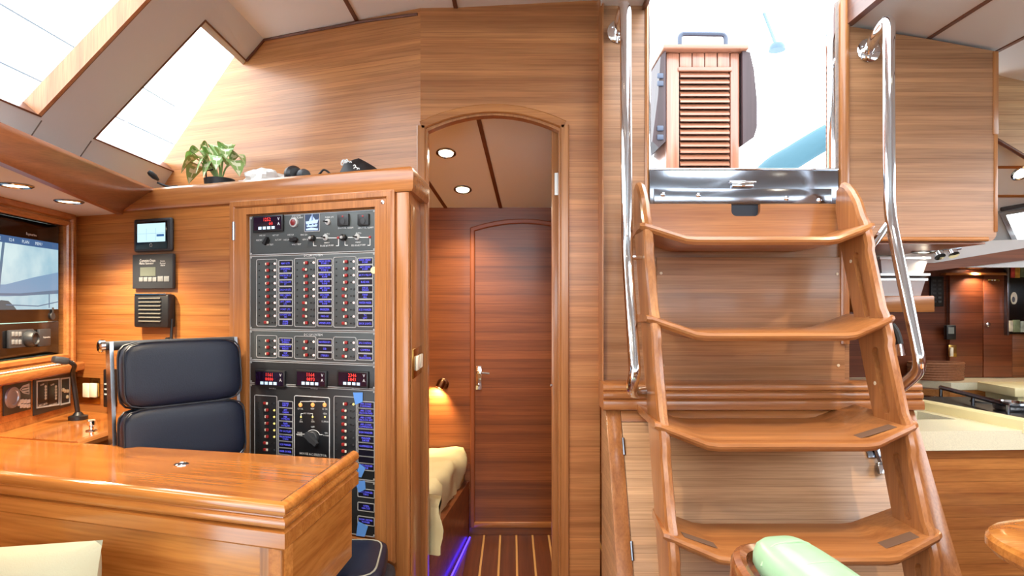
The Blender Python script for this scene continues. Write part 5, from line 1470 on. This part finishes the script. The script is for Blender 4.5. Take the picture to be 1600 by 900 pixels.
# ------------------------------------------------------------------ overhead locker right of the companionway
lk = thing('overhead_locker', 'flat fronted teak locker hanging under the ceiling right of the companionway', 'cabinet', (1.55, 2.6, 1.485))
lx0, lx1, lz0 = LW.S(1327) + .001, LW.S(1557), LW.px(1450, 377)[1]
fp = [(lx0, lz0), (lx1 - .03, lz0)] + [(lx1 - .03 + .03 * math.sin(R(t_)), lz0 + .03 - .03 * math.cos(R(t_))) for t_ in range(15, 91, 15)] + [(lx1, 2.205), (1.585, 2.25), (lx0, 2.30)]
mb = MB(); prism(mb, fp, [], lambda a, z, d: LW.f(a - (0.5 * d if a < lx0 + .01 else 0), z, d), 0.0, -0.42); build('body', mb, compw, lk)
mb = MB(); sweep(mb, half_round(.016, .010), [(lx0, lz0 + .008), (lx1 - .035, lz0 + .008)], LW.f); build('bottom_moulding', mb, tx, lk)
mb = MB(); box(mb, lx1 - .010, lx1 + .003, lz0 + .035, 1.89, -.2, .004, LW.f, bev=.002); box(mb, lx1 - .014, lx1 + .006, 1.89, 2.205, -.2, .004, LW.f, bev=.002); build('edge_strip', mb, tz, lk)

# upper right panel, sloping soffit and portlight
RW = Frame((0, 2.62), (1, 0))
mb = MB(); prism(mb, [RW.px(1555, 60), RW.px(1960, 150), RW.px(1960, 340), RW.px(1760, 340), RW.px(1555, 217)], [], RW.f, 0.0, -0.02); struct('wall_right_upper', mb, wood('pale_veneer', 'x', (206, 156, 108), (184, 130, 84), .35, strips=.03))
mb = MB(); q = [RW.px(1555, 218), RW.px(1760, 341), RW.px(1960, 341)]; sweep(mb, half_round(.016, .012), q, RW.f); struct('trim_10', mb, dark_trim)
# soffit beyond: a plane sloping away and down
P00 = K(1545, 214, 2.63); P10 = K(1545, 398, 3.14); P10.x = P00.x
SO = P00; SV = (P10 - P00); SVn = SV.normalized(); SU = Vector((1, 0, 0)); SN = SU.cross(SVn).normalized()
if SN.y > 0: SN = -SN
def so(u, v, d): return SO + SU * u + SVn * v + SN * d
def sopx(px_, py_):
    D_ = Vector(((px_ - CX) / FPX, 1, -(py_ - CY) / FPX)); C_ = Vector((0, 0, CAMZ)); t_ = (SO - C_).dot(SN) / D_.dot(SN); p = C_ + D_ * t_ - SO
    return p.dot(SU), p.dot(SVn)
sf = struct_empty('ceiling_galley', so(.3, .3, 0))
port = [sopx(1563, 331), sopx(1640, 318), sopx(1640, 392), sopx(1583, 374)]
cuts = [0.0, sopx(1580, 261)[1], sopx(1580, 306)[1], SV.length + .05]
for i in range(3):
    mb = MB()
    outer = [(-.03, cuts[i] + .004), (1.12, cuts[i] + .004), (1.12, cuts[i + 1] - .004), (-.03, cuts[i + 1] - .004)]
    prism(mb, outer, [port] if i == 2 else [], so, 0.0, -0.03); build('ceiling_panel', mb, cream, sf)
for i in (1, 2):
    mb = MB(); box(mb, -.03, 1.12, cuts[i] - .006, cuts[i] + .006, -.02, .004, so); build('batten', mb, tx, sf)
w = struct_empty('window_5', so(port[0][0], port[0][1], 0))
mb = MB(); sweep(mb, [(-.008, -.03), (-.008, .016), (.012, .016), (.012, -.03)], port[::-1], so, closed=True); build('window_frame', mb, plain('portlight_frame', (190, 192, 196), .3, .6), w)
mb = MB(); prism(mb, port, [], so, -0.02, -0.012); build('pane', mb, pane_m, w)
mb = MB(); c0, c1 = so(*sopx(1562, 324), .015), so(*sopx(1630, 312), .015); tube(mb, [c0, c1], .010, 8); tube(mb, [so(*sopx(1592, 376), .015), so(*sopx(1592, 384), .03)], .014, 8); build('window_latch', mb, charcoal, w)

# ------------------------------------------------------------------ galley
mb = MB(); prism(mb, [(1.25, 0.0), (3.2, 0.0), (3.2, 1.475), (1.25, 1.475)], [], GW.f, 0.0, -0.03); struct('wall_galley', mb, gal)
mb = MB(); box(mb, 1.20, 1.24, 2.47, 3.6, 0.0, 1.72); struct('wall_galley_left', mb, gal)
mb = MB(); box(mb, 3.05, 3.09, -2.2, 3.6, 0.0, 1.6); struct('wall_right', mb, gal)
zg = 1.452
mb = MB(); box(mb, 1.24, 3.05, 3.02, 3.6, zg, zg + .02); build('ceiling_panel', mb, cream, sf)
mb = MB(); box(mb, 1.24, lx1 - .02, 2.45, 3.02, lz0 - .008, lz0 - .001); build('ceiling_panel', mb, wood('soffit_teak', 'x', (180, 104, 54), (150, 80, 40), .3), sf)
mb = MB(); p0, p1 = K(1462, 414, 3.02), K(1700, 375, 3.02)
prism(mb, [(1.25, zg - .09), (K(1458, 425, 3.0).x, K(1458, 423, 3.0).z), (K(1640, 404, 3.0).x, K(1640, 402, 3.0).z), (K(1640, 380, 3.0).x, K(1640, 381, 3.0).z), (K(1458, 412, 3.0).x, K(1458, 411, 3.0).z), (1.25, zg - .03)], [], lambda a, b_, h: (a, h, b_), 2.985, 3.03); struct('trim_11', mb, wood('fascia_teak', 'x', (140, 76, 42), (108, 54, 30), .55, coat=0.0))
mb = MB(); prism(mb, [(1.25, zg - .03), (2.62, zg - .03), (2.62, 1.56), (lx1, 1.535), (1.25, 1.50)], [], lambda a, b_, h: (a, h, b_), 3.0, 3.02); build('ceiling_panel', mb, cream, sf)
# cupboard fronts on the end wall
cf = thing('galley_cupboard', 'tall teak galley cupboard with two doors on the end wall', 'cabinet', GW.P(1540, 588, .02))
mb = MB(); GW.box(mb, 1484, 429, 1536, 590, 0.001, .030, bev=.004); build('door', mb, gal, cf)
mb = MB(); GW.box(mb, 1537, 429, 1582, 590, 0.001, .034, bev=.004); dr = build('door', mb, gal, cf)
mb = MB(); lathe(mb, GW.P(1540.5, 507, .034), (0, -1, 0), [(.010, 0), (.008, .012), (.012, .02), (0, .024)], 14); build('knob', mb, chrome, dr)
mb = MB(); GW.box(mb, 1478, 426, 1590, 430, .001, .05, bev=.003); build('cornice', mb, tx, cf)
mb = MB(); GW.box(mb, 1544, 436, 1562, 439.5, .034, .042, bev=.002); mb.m = 1; GW.box(mb, 1549, 437, 1551.5, 438.5, .042, .043); GW.box(mb, 1553.5, 437, 1556, 438.5, .042, .043); build('strip_light', mb, [brass, letter], dr)
mb = MB(); GW.box(mb, 1582, 520, 1640, 590, .001, .02, bev=.003); build('side_panel', mb, MATS['teak_veneer_dark'], cf)
# dark glazed board with pictures
bo = thing('black_board', 'black board with an oval white plate and stuck pictures at the right of the galley', 'board', GW.P(1600, 520, .04))
mb = MB(); GW.box(mb, 1577, 416, 1660, 522, .036, .055, bev=.003); build('board', mb, blackgl, bo)
mb = MB(); GW.box(mb, 1574.5, 414, 1577.5, 524, .03, .06, bev=.002); build('edge_strip', mb, steel, bo)
mb = MB(); rg = [GW.px(1583.5 + 4.6 * math.cos(R(k * 15)), 466 + 9.5 * math.sin(R(k * 15)), .055) for k in range(24)]; prism(mb, rg, [], GW.f, .055, .062); mb.m = 1
rg2 = [GW.px(1583.5 + 2.4 * math.cos(R(k * 15)), 468 + 4.5 * math.sin(R(k * 15)), .062) for k in range(24)]; prism(mb, rg2, [], GW.f, .0615, .0625)
build('oval_plate', mb, [white, steel], bo)
cols = [(190, 70, 60), (210, 160, 70), (110, 120, 90), (70, 80, 110), (200, 190, 170), (120, 130, 100), (170, 180, 170)]
for k, (x0_, y0_, x1_, y1_) in enumerate(((1580, 418, 1586, 434), (1587, 417, 1594, 434), (1595, 418, 1602, 433), (1603, 418, 1612, 433), (1577.5, 501, 1583, 518), (1584, 500, 1594, 519), (1595, 502, 1604, 519))):
    mb = MB(); GW.box(mb, x0_, y0_, x1_, y1_, .055, .062 + .002 * (k % 3), bev=.001); build('picture', mb, plain('picture_%s' % 'abcdefg'[k], cols[k], .5, vary=.35, bscale=28), bo)
# small things on the galley wall
mb = MB(); GW.box(mb, 1455, 432, 1475, 479, .001, .02, bev=.003); mb.m = 1
for r_ in range(6):
    for c_ in range(2): GW.box(mb, 1458 + 8 * c_, 437 + 6.6 * r_, 1463 + 8 * c_, 440 + 6.6 * r_, .02, .023)
tag(build('fuse_panel', mb, [black, charcoal]), 'small black fuse panel on the galley wall behind the foil trays', 'panel')
wp = thing('wall_phone', 'black wall phone with grey screen above the basket in the galley', 'phone', GW.P(1487, 533, .01))
mb = MB(); GW.box(mb, 1479.5, 508, 1494.5, 531, .036, .065, bev=.006); build('body', mb, black, wp)
mb = MB(); GW.box(mb, 1482, 511.5, 1491, 521.5, .065, .067); build('display', mb, plain('lcd_pale', (150, 156, 150), .3), wp)
mb = MB(); GW.box(mb, 1482.5, 539, 1495, 558, .034, .038, bev=.001); mb.m = 1; GW.box(mb, 1485, 543, 1490, 557, .038, .048, bev=.002)
tag(build('galley_switch', mb, [brass, ivory]), 'brass switch plate with white switch below the galley wall phone', 'switch')
# far counter
cz = .838
fc = thing('galley_worktop', 'far cream worktop along the galley end wall under the basket', 'worktop', (2.2, 3.45, 0.0))
mb = MB(); o_ = [(1.25, 3.60), (1.25, 3.46), (K(1441, 587, 3.44).x, 3.50), (K(1483, 594, 3.36).x, 3.345), (3.05, 3.40), (3.05, 3.60)]
prism(mb, o_, [], xyz, cz - .038, cz); build('slab', mb, counter, fc)
mb = MB(); o2 = [(1.26, 3.6), (1.26, 3.5), (2.11, 3.53), (2.27, 3.375), (3.05, 3.43), (3.05, 3.6)]; prism(mb, o2, [], xyz, 0.0, cz - .039); build('base_cabinet', mb, gal, fc)
mb = MB(); prism(mb, [(2.10, 3.50), (2.285, 3.340), (3.05, 3.395), (3.05, 3.42), (2.28, 3.37), (2.11, 3.53)], [], xyz, cz - .075, cz - .040); build('edge_moulding', mb, tx, fc)
mb = MB(); lathe(mb, K(1456, 622, 3.36), (0, -1, 0), [(.010, 0), (.008, .012), (.012, .02), (0, .022)], 12); build('knob', mb, chrome, fc)
# basket
bk = thing('basket', 'oval woven brown basket on the far galley worktop', 'basket', (K(1462, 585, 3.5).x, 3.49, cz))
bcx, bcy = K(1462, 570, 3.50).x, 3.50
bkm = plain('wicker', (140, 88, 56), .6, vary=.2, bscale=90)
mb = MB()
for r_ in range(7):
    tube(mb, [(bcx + (.138 + .001 * r_) * math.cos(R(k * 12)), bcy + (.075) * math.sin(R(k * 12)), cz + .008 + .0135 * r_) for k in range(30)], .0085, 6, closed=True)
build('weave', mb, bkm, bk)
mb = MB(); prism(mb, [(bcx + .135 * math.cos(R(k * 12)), bcy + .072 * math.sin(R(k * 12))) for k in range(30)], [], xyz, cz + .002, cz + .012); build('basket_base', mb, bkm, bk)
# stove / dark well between the worktops, with its rail
sv = thing('stove', 'dark gimballed stove with a steel guard rail between the galley worktops', 'stove', (2.5, 2.95, 0.0))
zs_ = .775
mb = MB(); box(mb, 1.965, 3.03, 2.44, 3.28, 0.1, zs_ - .02, bev=.01); build('body', mb, blackgl, sv)
mb = MB(); box(mb, 1.965, 3.03, 2.44, 3.28, zs_ - .0195, zs_, bev=.004); build('hob', mb, black, sv)
for x_, y_ in ((2.3, 2.8), (2.3, 3.1), (2.7, 2.8), (2.7, 3.1)):
    mb = MB(); lathe(mb, (x_, y_, zs_), UP, [(.07, 0), (.065, .008), (.03, .012), (.03, .018), (0, .019)], 18); build('burner', mb, charcoal, sv)
mb = MB(); rp_ = [K(1470, 608, 3.30), K(1520, 618, 3.0), K(1575, 640, 2.72), K(1640, 646, 2.70)]
for p in rp_: p.z = zs_ + .045
tube(mb, fillet(rp_, .05), .011, 10)
for p in rp_[:3]: tube(mb, [p, Vector((p.x, p.y, zs_ - .005))], .008, 8)
build('guard_rail', mb, steel, sv)
mb = MB(); box(mb, 1.55, 1.96, 2.81, 3.3, .0, .70); build('side_cabinet', mb, gal, sv)
mb = MB(); p = K(1577, 628, 2.85); lathe(mb, (p.x, p.y, zs_ + .001), UP, [(.05, 0), (.06, .01), (.064, .04), (.058, .04), (.05, .012), (0, .012)], 20); tube(mb, [(p.x + .06, p.y, zs_ + .03), (p.x + .14, p.y - .02, zs_ + .045)], .006, 8)
tag(build('saucepan', mb, chrome), 'small shiny saucepan standing on the dark stove', 'pan')
mb = MB(); q0 = K(1573, 608, 3.1); box(mb, q0.x, 3.04, 3.05, 3.30, zs_ + .03, zs_ + .075, bev=.006); box(mb, q0.x + .03, 3.03, 3.07, 3.28, zs_ - .001, zs_ + .03)
tag(build('chopping_board', mb, counter_e), 'cream block beside the stove at the right edge of the galley', 'worktop')
# near counter with a raised fiddle and a sink well
zn = .792
nc = thing('near_worktop', 'near speckled cream worktop with raised edge and dark well, right of the ladder', 'worktop', (2.2, 2.45, 0.0))
fx0, fy0 = 1.462, 2.30
fe = Vector((K(1600, 669, 2.34).x, 2.34))
frontl = [(fx0, fy0), (fx0 + 1.6, fy0 + .075)]
well = [(1.50, 2.54), (1.765, 2.54), (1.735, 2.74), (1.50, 2.74)]
mb = MB(); prism(mb, [frontl[0], (1.95, fy0 + .023), (1.86, 2.80), (fx0, 2.80)], [well], xyz, zn - .070, zn); build('slab', mb, counter, nc)
mb = MB(); prism(mb, [(p[0], p[1]) for p in well], [], xyz, zn - .16, zn - .10); build('well', mb, plain('dark_well', (52, 56, 48), .4), nc)
mb = MB(); e = [(1.463, 2.735), (1.62, 2.66), (2.03, 2.41), (2.3, 2.385)]
sweep(mb, [(-.020, zn - .01), (-.020, zn + .034), (-.014, zn + .040), (.014, zn + .040), (.020, zn + .034), (.020, zn - .01)], [(1.790, 2.795), (1.868, 2.318)]); build('raised_edge', mb, counter_e, nc)
mb = MB(); prism(mb, [(fx0 + .004, fy0 + .02), (frontl[1][0], frontl[1][1] + .02), (3.045, 2.42), (fx0 + .004, 2.42)], [], xyz, 0.0, zn - .0705); build('front_panel', mb, bulk_o, nc)
# shelf with foil trays under the locker
SH = Frame((0, 2.78), (1, 0))
mb = MB(); SH.box(mb, 1340, 462, 1461, 488, -0.30, 0.0, bev=.006); tag(build('wall_shelf', mb, tx), 'small teak shelf holding foil trays beside the right handrail', 'shelf')
zsh = SH.px(1420, 462)[1]
foil = plain('foil', (222, 223, 225), .36, 0.55, bump=.4, bscale=45)
def tray(x0_, x1_, z0_, h, y0_, y1_, label):
    mb = MB(); r1, r2 = .015, .004
    rings = []
    for (ins__, zz) in ((.014, 0.0), (.002, h - .012), (-.006, h - .010), (-.006, h), (.0, h), (.005, h - .008), (.016, .006)):
        rings.append([(x0_ + ins__, y0_ + ins__, z0_ + zz), (x1_ - ins__, y0_ + ins__, z0_ + zz), (x1_ - ins__, y1_ - ins__, z0_ + zz), (x0_ + ins__, y1_ - ins__, z0_ + zz)])
    loft(mb, rings); tag(build('foil_tray', mb, foil), label, 'tray', 'foil trays on the small shelf')
sx0, sx1 = SH.S(1380, .0), SH.S(1455, .0)
tray(sx0, sx1 - .01, zsh + .001, .075, 2.80, 3.02, 'silver foil tray at the bottom of the stack on the small shelf')
tray(sx0 + .002, sx1, zsh + .078, .020, 2.80, 3.02, 'shallow silver foil tray in the middle of the stack on the small shelf')
tray(sx0, sx1 + .002, zsh + .100, .070, 2.80, 3.02, 'silver foil tray on top of the stack on the small shelf')
# hand shower behind the ladder
mb = MB(); hs_ = thing('hand_shower', 'black hose nozzle with a chrome tip behind the right side of the ladder', 'nozzle', K(1402, 535, 2.25))
p = [K(1392, 508, 2.27), K(1400, 520, 2.26), K(1405, 538, 2.25)]; tube(mb, smooth(p, 4), .014, 10); build('grip', mb, rub, hs_)
mb = MB(); tube(mb, [K(1405, 537, 2.25), K(1407, 555, 2.25)], [.013, .017], 12); build('tip', mb, chrome, hs_)
# chrome spotlight rail under the soffit
rl2 = thing('spotlight_rail', 'chrome rail with two small spotlights under the galley soffit', 'light', K(1475, 393, 2.9))
mb = MB(); a_, b_ = K(1452, 394, 2.88), K(1500, 388, 2.96); tube(mb, [a_, b_], .008, 8); tube(mb, [(a_ + b_) / 2, (a_ + b_) / 2 + UP * .04], .007, 8); build('bar', mb, chrome, rl2)
for k in (.25, .7):
    c0 = a_.lerp(b_, k); mb = MB(); lathe(mb, c0 + Vector((0, 0, .0)), (0, -.6, -.8), [(.008, 0), (.02, .012), (.023, .034), (.0, .035)], 14); build('spotlight', mb, chrome, rl2)

# ------------------------------------------------------------------ downlights
def downlight(c, label, power, normal=(0, 0, -1), r=.036, group=None):
    t_ = thing('downlight', label, 'light', c, 'recessed downlights')
    n_ = Vector(normal).normalized(); c = Vector(c)
    mb = MB(); lathe(mb, c - n_ * .002, n_, [(r * 1.35, .0), (r * 1.35, .005), (r * 1.15, .009), (r * .98, .005), (r * .95, .0)], 24); build('bezel', mb, steel, t_)
    mb = MB(); lathe(mb, c, n_, [(r * .94, .0), (r * .94, .003), (0, .0045)], 20); build('lens', mb, lampm, t_)
    l = bpy.data.lights.new('downlight_lamp', 'SPOT'); l.energy = power; l.color = (1, .82, .58); l.spot_size = R(130); l.spot_blend = .7; l.shadow_soft_size = .012
    o = bpy.data.objects.new('downlight_lamp', l); COL.objects.link(o); o.location = c + n_ * .022; o.rotation_euler = n_.to_track_quat('-Z', 'Y').to_euler()
    o.parent = t_; o.matrix_parent_inverse = Matrix.Translation(_par[t_.name]).inverted()
def at_z(px_, py_, z):
    Y = (z - CAMZ) / ((CY - py_) / FPX); return Vector(((px_ - CX) / FPX * Y, Y, z))
downlight(at_z(25, 289, zb), 'left of the two recessed downlights in the soffit above the plotter screen', 22)
downlight(at_z(108, 314, zb), 'right of the two recessed downlights in the soffit above the plotter screen', 22)
sn = Vector((0, -.3217, -1)).normalized()
for px_, py_, lb in ((697, 239, 'upper nearer downlight in the aft cabin ceiling seen through the doorway'), (723, 296, 'lower farther downlight in the aft cabin ceiling seen through the doorway')):
    x_, y_ = cx_at(px_, py_); downlight(Vector((x_, y_, 2.075 - (y_ - 2.5) * .3217)), lb, 17, sn, .034)
downlight(at_z(1443, 393, lz0 - .008), 'recessed downlight under the locker soffit above the foil trays', 2.5)
downlight(at_z(1525, 418, zg), 'recessed downlight over the galley cupboard doors', 5)
p_ = so(*sopx(1596, 270), .0); downlight(p_, 'recessed downlight in the sloping cream soffit at the right edge', 3, SN, .03)

for x_, y_, lb in ((-.45, 1.5, 'added out-of-view ceiling downlight above the chart table'), (-.45, .6, 'added out-of-view ceiling downlight nearest the left windows'), (1.6, 1.5, 'added out-of-view ceiling downlight above the saloon table')):  # unseen lamps, added to warm and brighten the saloon
    zc_ = 2.402 if x_ < 0 else 2.255
    downlight((x_, y_, zc_), lb, 26)
# ------------------------------------------------------------------ saloon table and armchair at the bottom
tb = thing('saloon_table', 'glossy rounded teak table corner at the lower right', 'table', (1.65, 1.45, 0))
o_ = []
tc_ = Vector((1.63, 1.42))
for k in range(48):
    a_ = 2 * math.pi * k / 48; ca, sa = math.cos(a_), math.sin(a_); kk = (abs(ca) ** 3.2 + abs(sa) ** 3.2) ** (-1 / 3.2)
    o_.append((tc_.x + ca * kk * .50, tc_.y + sa * kk * .26))
zt_b = .70
mb = MB(); rings = []
for ins__, zz in ((.03, -.05), (.008, -.046), (.0, -.032), (.0, -.014), (.006, -.004), (.02, .0), (.035, .002), (.05, 0.0)):
    rings.append([(tc_.x + (p[0] - tc_.x) * (1 - ins__ / .4), tc_.y + (p[1] - tc_.y) * (1 - ins__ / .26), zt_b + zz) for p in o_])
loft(mb, rings); build('table_top', mb, gx, tb)
mb = MB(); lathe(mb, (tc_.x, tc_.y, 0), UP, [(.18, 0), (.18, .02), (.05, .05), (.05, .60), (.14, .645), (.14, .65)], 24); build('pedestal', mb, tz, tb)

ac = thing('armchair', 'armchair with a pale green padded back rail edged in teak at the bottom', 'chair', (.55, 1.0, 0))
q0, q1 = K(1222, 865, 1.12), K(1345, 925, .93)
q0.z, q1.z = .80, .785
ax_ = (q1 - q0).normalized(); sd = Vector((-ax_.y, ax_.x, 0)).normalized(); up_ = ax_.cross(sd); up_ = up_ if up_.z > 0 else -up_
ln_ = (q1 - q0).length
cpos = q0 - ax_ * .02 + ax_ * .26
def rr_(hx, hy, k=56, p=4.5):
    o = []
    for i in range(k):
        a_ = 2 * math.pi * i / k; ca, sa = math.cos(a_), math.sin(a_); kk = (abs(ca) ** p + abs(sa) ** p) ** (-1 / p)
        o.append((ca * kk * hx, sa * kk * hy))
    return o
def aloft(rs):
    mb = MB(); loft(mb, [[cpos + ax_ * x_ * sx + sd * y_ * sy + up_ * h for x_, y_ in base] for base, sx, sy, h in rs]); return mb
bs = rr_(.275, .062)
mb = aloft([(bs, .9, .8, -.03), (bs, 1, 1, -.005), (bs, 1.0, 1.0, .012), (bs, .985, .93, .026), (bs, .95, .78, .036), (bs, .85, .5, .042), (bs, .5, .2, .044)]); build('padded_rail', mb, green_c, ac, sharp=1.2)
mb = MB()
for k in range(7):
    x_ = -.22 + .075 * k
    tube(mb, smooth([cpos + ax_ * (x_ + .01) + sd * -.058 + up_ * .010, cpos + ax_ * x_ + sd * -.035 + up_ * .0365, cpos + ax_ * x_ + up_ * .043, cpos + ax_ * x_ + sd * .035 + up_ * .0385, cpos + ax_ * (x_ + .01) + sd * .058 + up_ * .010], 4), .0022, 5)
build('seam', mb, plain('green_seam', (170, 204, 160), .5), ac)
bw = rr_(.322, .110, 56, 2.9)
mb = aloft([(bw, .95, .9, -.065), (bw, 1, 1, -.05), (bw, 1.0, 1.0, -.012), (bw, .985, .96, -.002), (bw, .955, .86, .002), (bw, .92, .76, -.004), (bw, .91, .73, -.03)]); build('rail_frame', mb, wood('armchair_teak', 'x', (150, 86, 46), (116, 60, 30), .2, coat=.5), ac)
for x_, y_ in ((-.27, 0), (.27, 0)):
    p = cpos + ax_ * x_; mb = MB(); tube(mb, [Vector((p.x, p.y, 0)), Vector((p.x, p.y, .4)), p - up_ * .05], [.022, .026, .024], 12); build('leg', mb, ladz, ac)
p = cpos + sd * -.28
mb = MB(); superbox(mb, Vector((p.x, p.y, .42)), ax_, sd, UP, .28, .27, .06, 6, 12); build('seat', mb, green_c, ac, sharp=1.2)
for x_ in (-.25, .25):
    p = cpos + ax_ * x_ + sd * -.52; mb = MB(); tube(mb, [Vector((p.x, p.y, 0)), Vector((p.x, p.y, .37))], [.02, .025], 12); build('leg', mb, ladz, ac)

# ------------------------------------------------------------------ cockpit and the world outside
mb = MB(); box(mb, .54, 1.87, 2.6, 5.6, 1.70, 1.74); struct('floor_cockpit', mb, white_gel)
CT = Frame((0, 3.6), (1, 0))
ct = thing('cockpit_table', 'varnished cockpit table column with louvred front and folded leaves', 'table', CT.f(1.08, 1.74, -.1))
tkx = wood('cockpit_teak_x', 'x', (158, 98, 70), (124, 72, 50), .3, coat=.5); tkz = wood('cockpit_teak_z', 'z', (162, 102, 74), (130, 76, 54), .3, coat=.5)
cx0, cx1 = CT.S(1041), CT.S(1156)
zct = CT.px(1100, 82)[1]; gzt = CT.px(1100, 108)[1]
ga, gb = CT.S(1062), CT.S(1141)
mb = MB(); box(mb, cx0, cx1, 1.742, zct, -.32, -.032, CT.f); build('core', mb, tkz, ct)
for xa, xb in ((cx0, ga - .001), (gb + .001, cx1)):
    mb = MB(); box(mb, xa, xb, 1.742, zct, -.031, 0.0, CT.f, bev=.01); build('stile', mb, tkz, ct)
k_ = 4
for k in range(k_):
    xa = ga + (gb - ga) * k / k_; xb = ga + (gb - ga) * (k + 1) / k_
    mb = MB(); box(mb, xa + .002, xb - .002, gzt + .012, zct, -.031, -.003, CT.f, bev=.004); build('plank', mb, tkz, ct)
mb = MB(); box(mb, ga - .01, gb + .01, gzt - .012, gzt + .011, -.03, .006, CT.f, bev=.004); build('louvre_head', mb, tkx, ct)
for k in range(19):
    z = gzt - .028 - .0355 * k
    mb = MB(); prism(mb, [(-.006, z - .017), (.003, z - .017), (.003, z - .007), (-.022, z + .016), (-.030, z + .016)], [], lambda d, zz, s: CT.f(s, zz, d), ga + .004, gb - .004); build('louvre', mb, tkx, ct)
mb = MB(); box(mb, ga, gb, 1.75, gzt, -.0315, -.0305, CT.f); build('louvre_back', mb, plain('louvre_dark', (50, 30, 22), .6), ct)
mb = MB(); box(mb, CT.S(1033), CT.S(1166), zct + .001, zct + .03, -.40, .05, CT.f, bev=.01); build('table_top', mb, tkx, ct)
def leafp(x_out, x_in, pts): 
    mb = MB(); prism(mb, [(CT.px(a, b_, 0)[0], CT.px(a, b_, 0)[1]) for a, b_ in pts], [], CT.f, -.36, .02); return mb
mb = leafp(0, 0, [(1158, 80), (1170, 84), (1176, 110), (1181, 160), (1181, 200), (1176, 216), (1159, 228)]); build('folded_leaf', mb, wood('leaf_teak', 'z', (62, 40, 40), (46, 28, 28), .6, coat=0), ct)
mb = leafp(0, 0, [(1039, 80), (1031, 90), (1027, 150), (1020, 205), (1018, 222), (1028, 232), (1039, 222)]); build('folded_leaf', mb, MATS['leaf_teak'], ct)
mb = MB(); a_, b_ = CT.P(1062, 68, -.02), CT.P(1134, 69, -.02); tube(mb, fillet([Vector((a_.x, a_.y, zct + .02)), a_ + UP * .055, b_ + UP * .055, Vector((b_.x, b_.y, zct + .02))], .03), .014, 8); build('grab_rail', mb, plain('rail_grey', (58, 66, 84), .5), ct)
for y_ in (118, 130, 200, 214):
    mb = MB(); CT.box(mb, 1027, y_ - 4, 1037, y_ + 4, .0205, .03, bev=.004); build('hinge', mb, MATS['rail_grey'], ct)
mb = MB(); q = [Vector((1.50, 4.4, 1.826)), K(1200, 272, 4.4), K(1240, 245, 4.4), K(1296, 212, 4.4), K(1350, 190, 4.4)]
tube(mb, smooth(q, 5), .085, 14); tag(build('rolled_canvas', mb, plain('pale_blue_canvas', (50, 84, 96), .8)), 'pale blue rolled canvas slanting across the cockpit opening', 'canvas')
mb = MB(); p = K(1214, 74, 4.0); lathe(mb, p, UP, [(.05, -.02), (.05, 0), (.04, .02), (0, .025)], 18); tube(mb, [p, p + Vector((.0, .2, .3))], .012, 6); tag(build('cockpit_light', mb, plain('pale_blue_fitting', (60, 84, 100), .4)), 'small pale blue lamp under the cockpit canopy', 'light')
mb = MB(); tube(mb, [p + Vector((-1.2, .21, .31)), p + Vector((1.2, .21, .31))], .015, 8); tube(mb, [p + Vector((1.2, .21, .31)), Vector((p.x + 1.2, p.y + .21, 1.74))], .015, 8); tube(mb, [p + Vector((-1.2, .21, .31)), Vector((p.x - 1.2, p.y + .21, 1.74))], .015, 8); tag(build('canopy_bow', mb, white_gel), 'thin white canopy bow above the cockpit', 'frame')
mb = MB(); box(mb, 1.88, 2.15, 3.3, 5.6, 1.70, 2.02, bev=.05); struct('wall_coaming', mb, white_gel)

# side deck, guard wires and the green shore
mb = MB(); box(mb, -3.4, -2.08, -2.2, 6.0, 1.46, 1.50); struct('floor_side_deck', mb, white_gel)
gw = thing('guard_rail', 'white stanchion and wires outside the large side windows', 'rail', (-2.9, 3.6, 1.5))
for Y in (2.2, 3.5, 4.8):
    mb = MB(); tube(mb, [(-2.9, Y, 1.5), (-2.9, Y, 2.97)], .014, 8); build('stanchion', mb, white_gel, gw)
for z in (2.12, 2.62, 2.95):
    mb = MB(); tube(mb, [(-2.9, -2.0, z), (-2.9, 5.5, z)], .006, 6); build('wire', mb, plain('wire_grey', (74, 80, 86), .5) if 'wire_grey' not in MATS else MATS['wire_grey'], gw)
mb = MB(); vs, fs = [], []
nX, nY = 40, 6
for i in range(nX + 1):
    for j in range(nY + 1):
        a_ = R(95 + 70 * i / nX); rr = 60 + 10 * j
        h = (6 + 3.2 * noise.noise(Vector((i * .22, 0, 1))) + 1.0 * noise.noise(Vector((i * .9, j, 4)))) * math.sin(math.pi * (.5 if j > nY / 2 else j / nY))
        vs.append((rr * math.cos(a_), rr * math.sin(a_), h * 3.2 - 1.0))
for i in range(nX):
    for j in range(nY): k = i * (nY + 1) + j; fs.append((k, k + 1, k + nY + 2, k + nY + 1))
mb.add(vs, fs); hl = build('hills', mb, plain('hazy_green_shore', (98, 112, 90), .9, vary=.25, bscale=.25)); hl['kind'] = 'structure'
mb = MB(); prism(mb, [(-200, -200), (200, -200), (200, 200), (-200, 200)], [], xyz, -1.2, -1.0); struct('water', mb, plain('pale_sea', (176, 192, 196), .25))
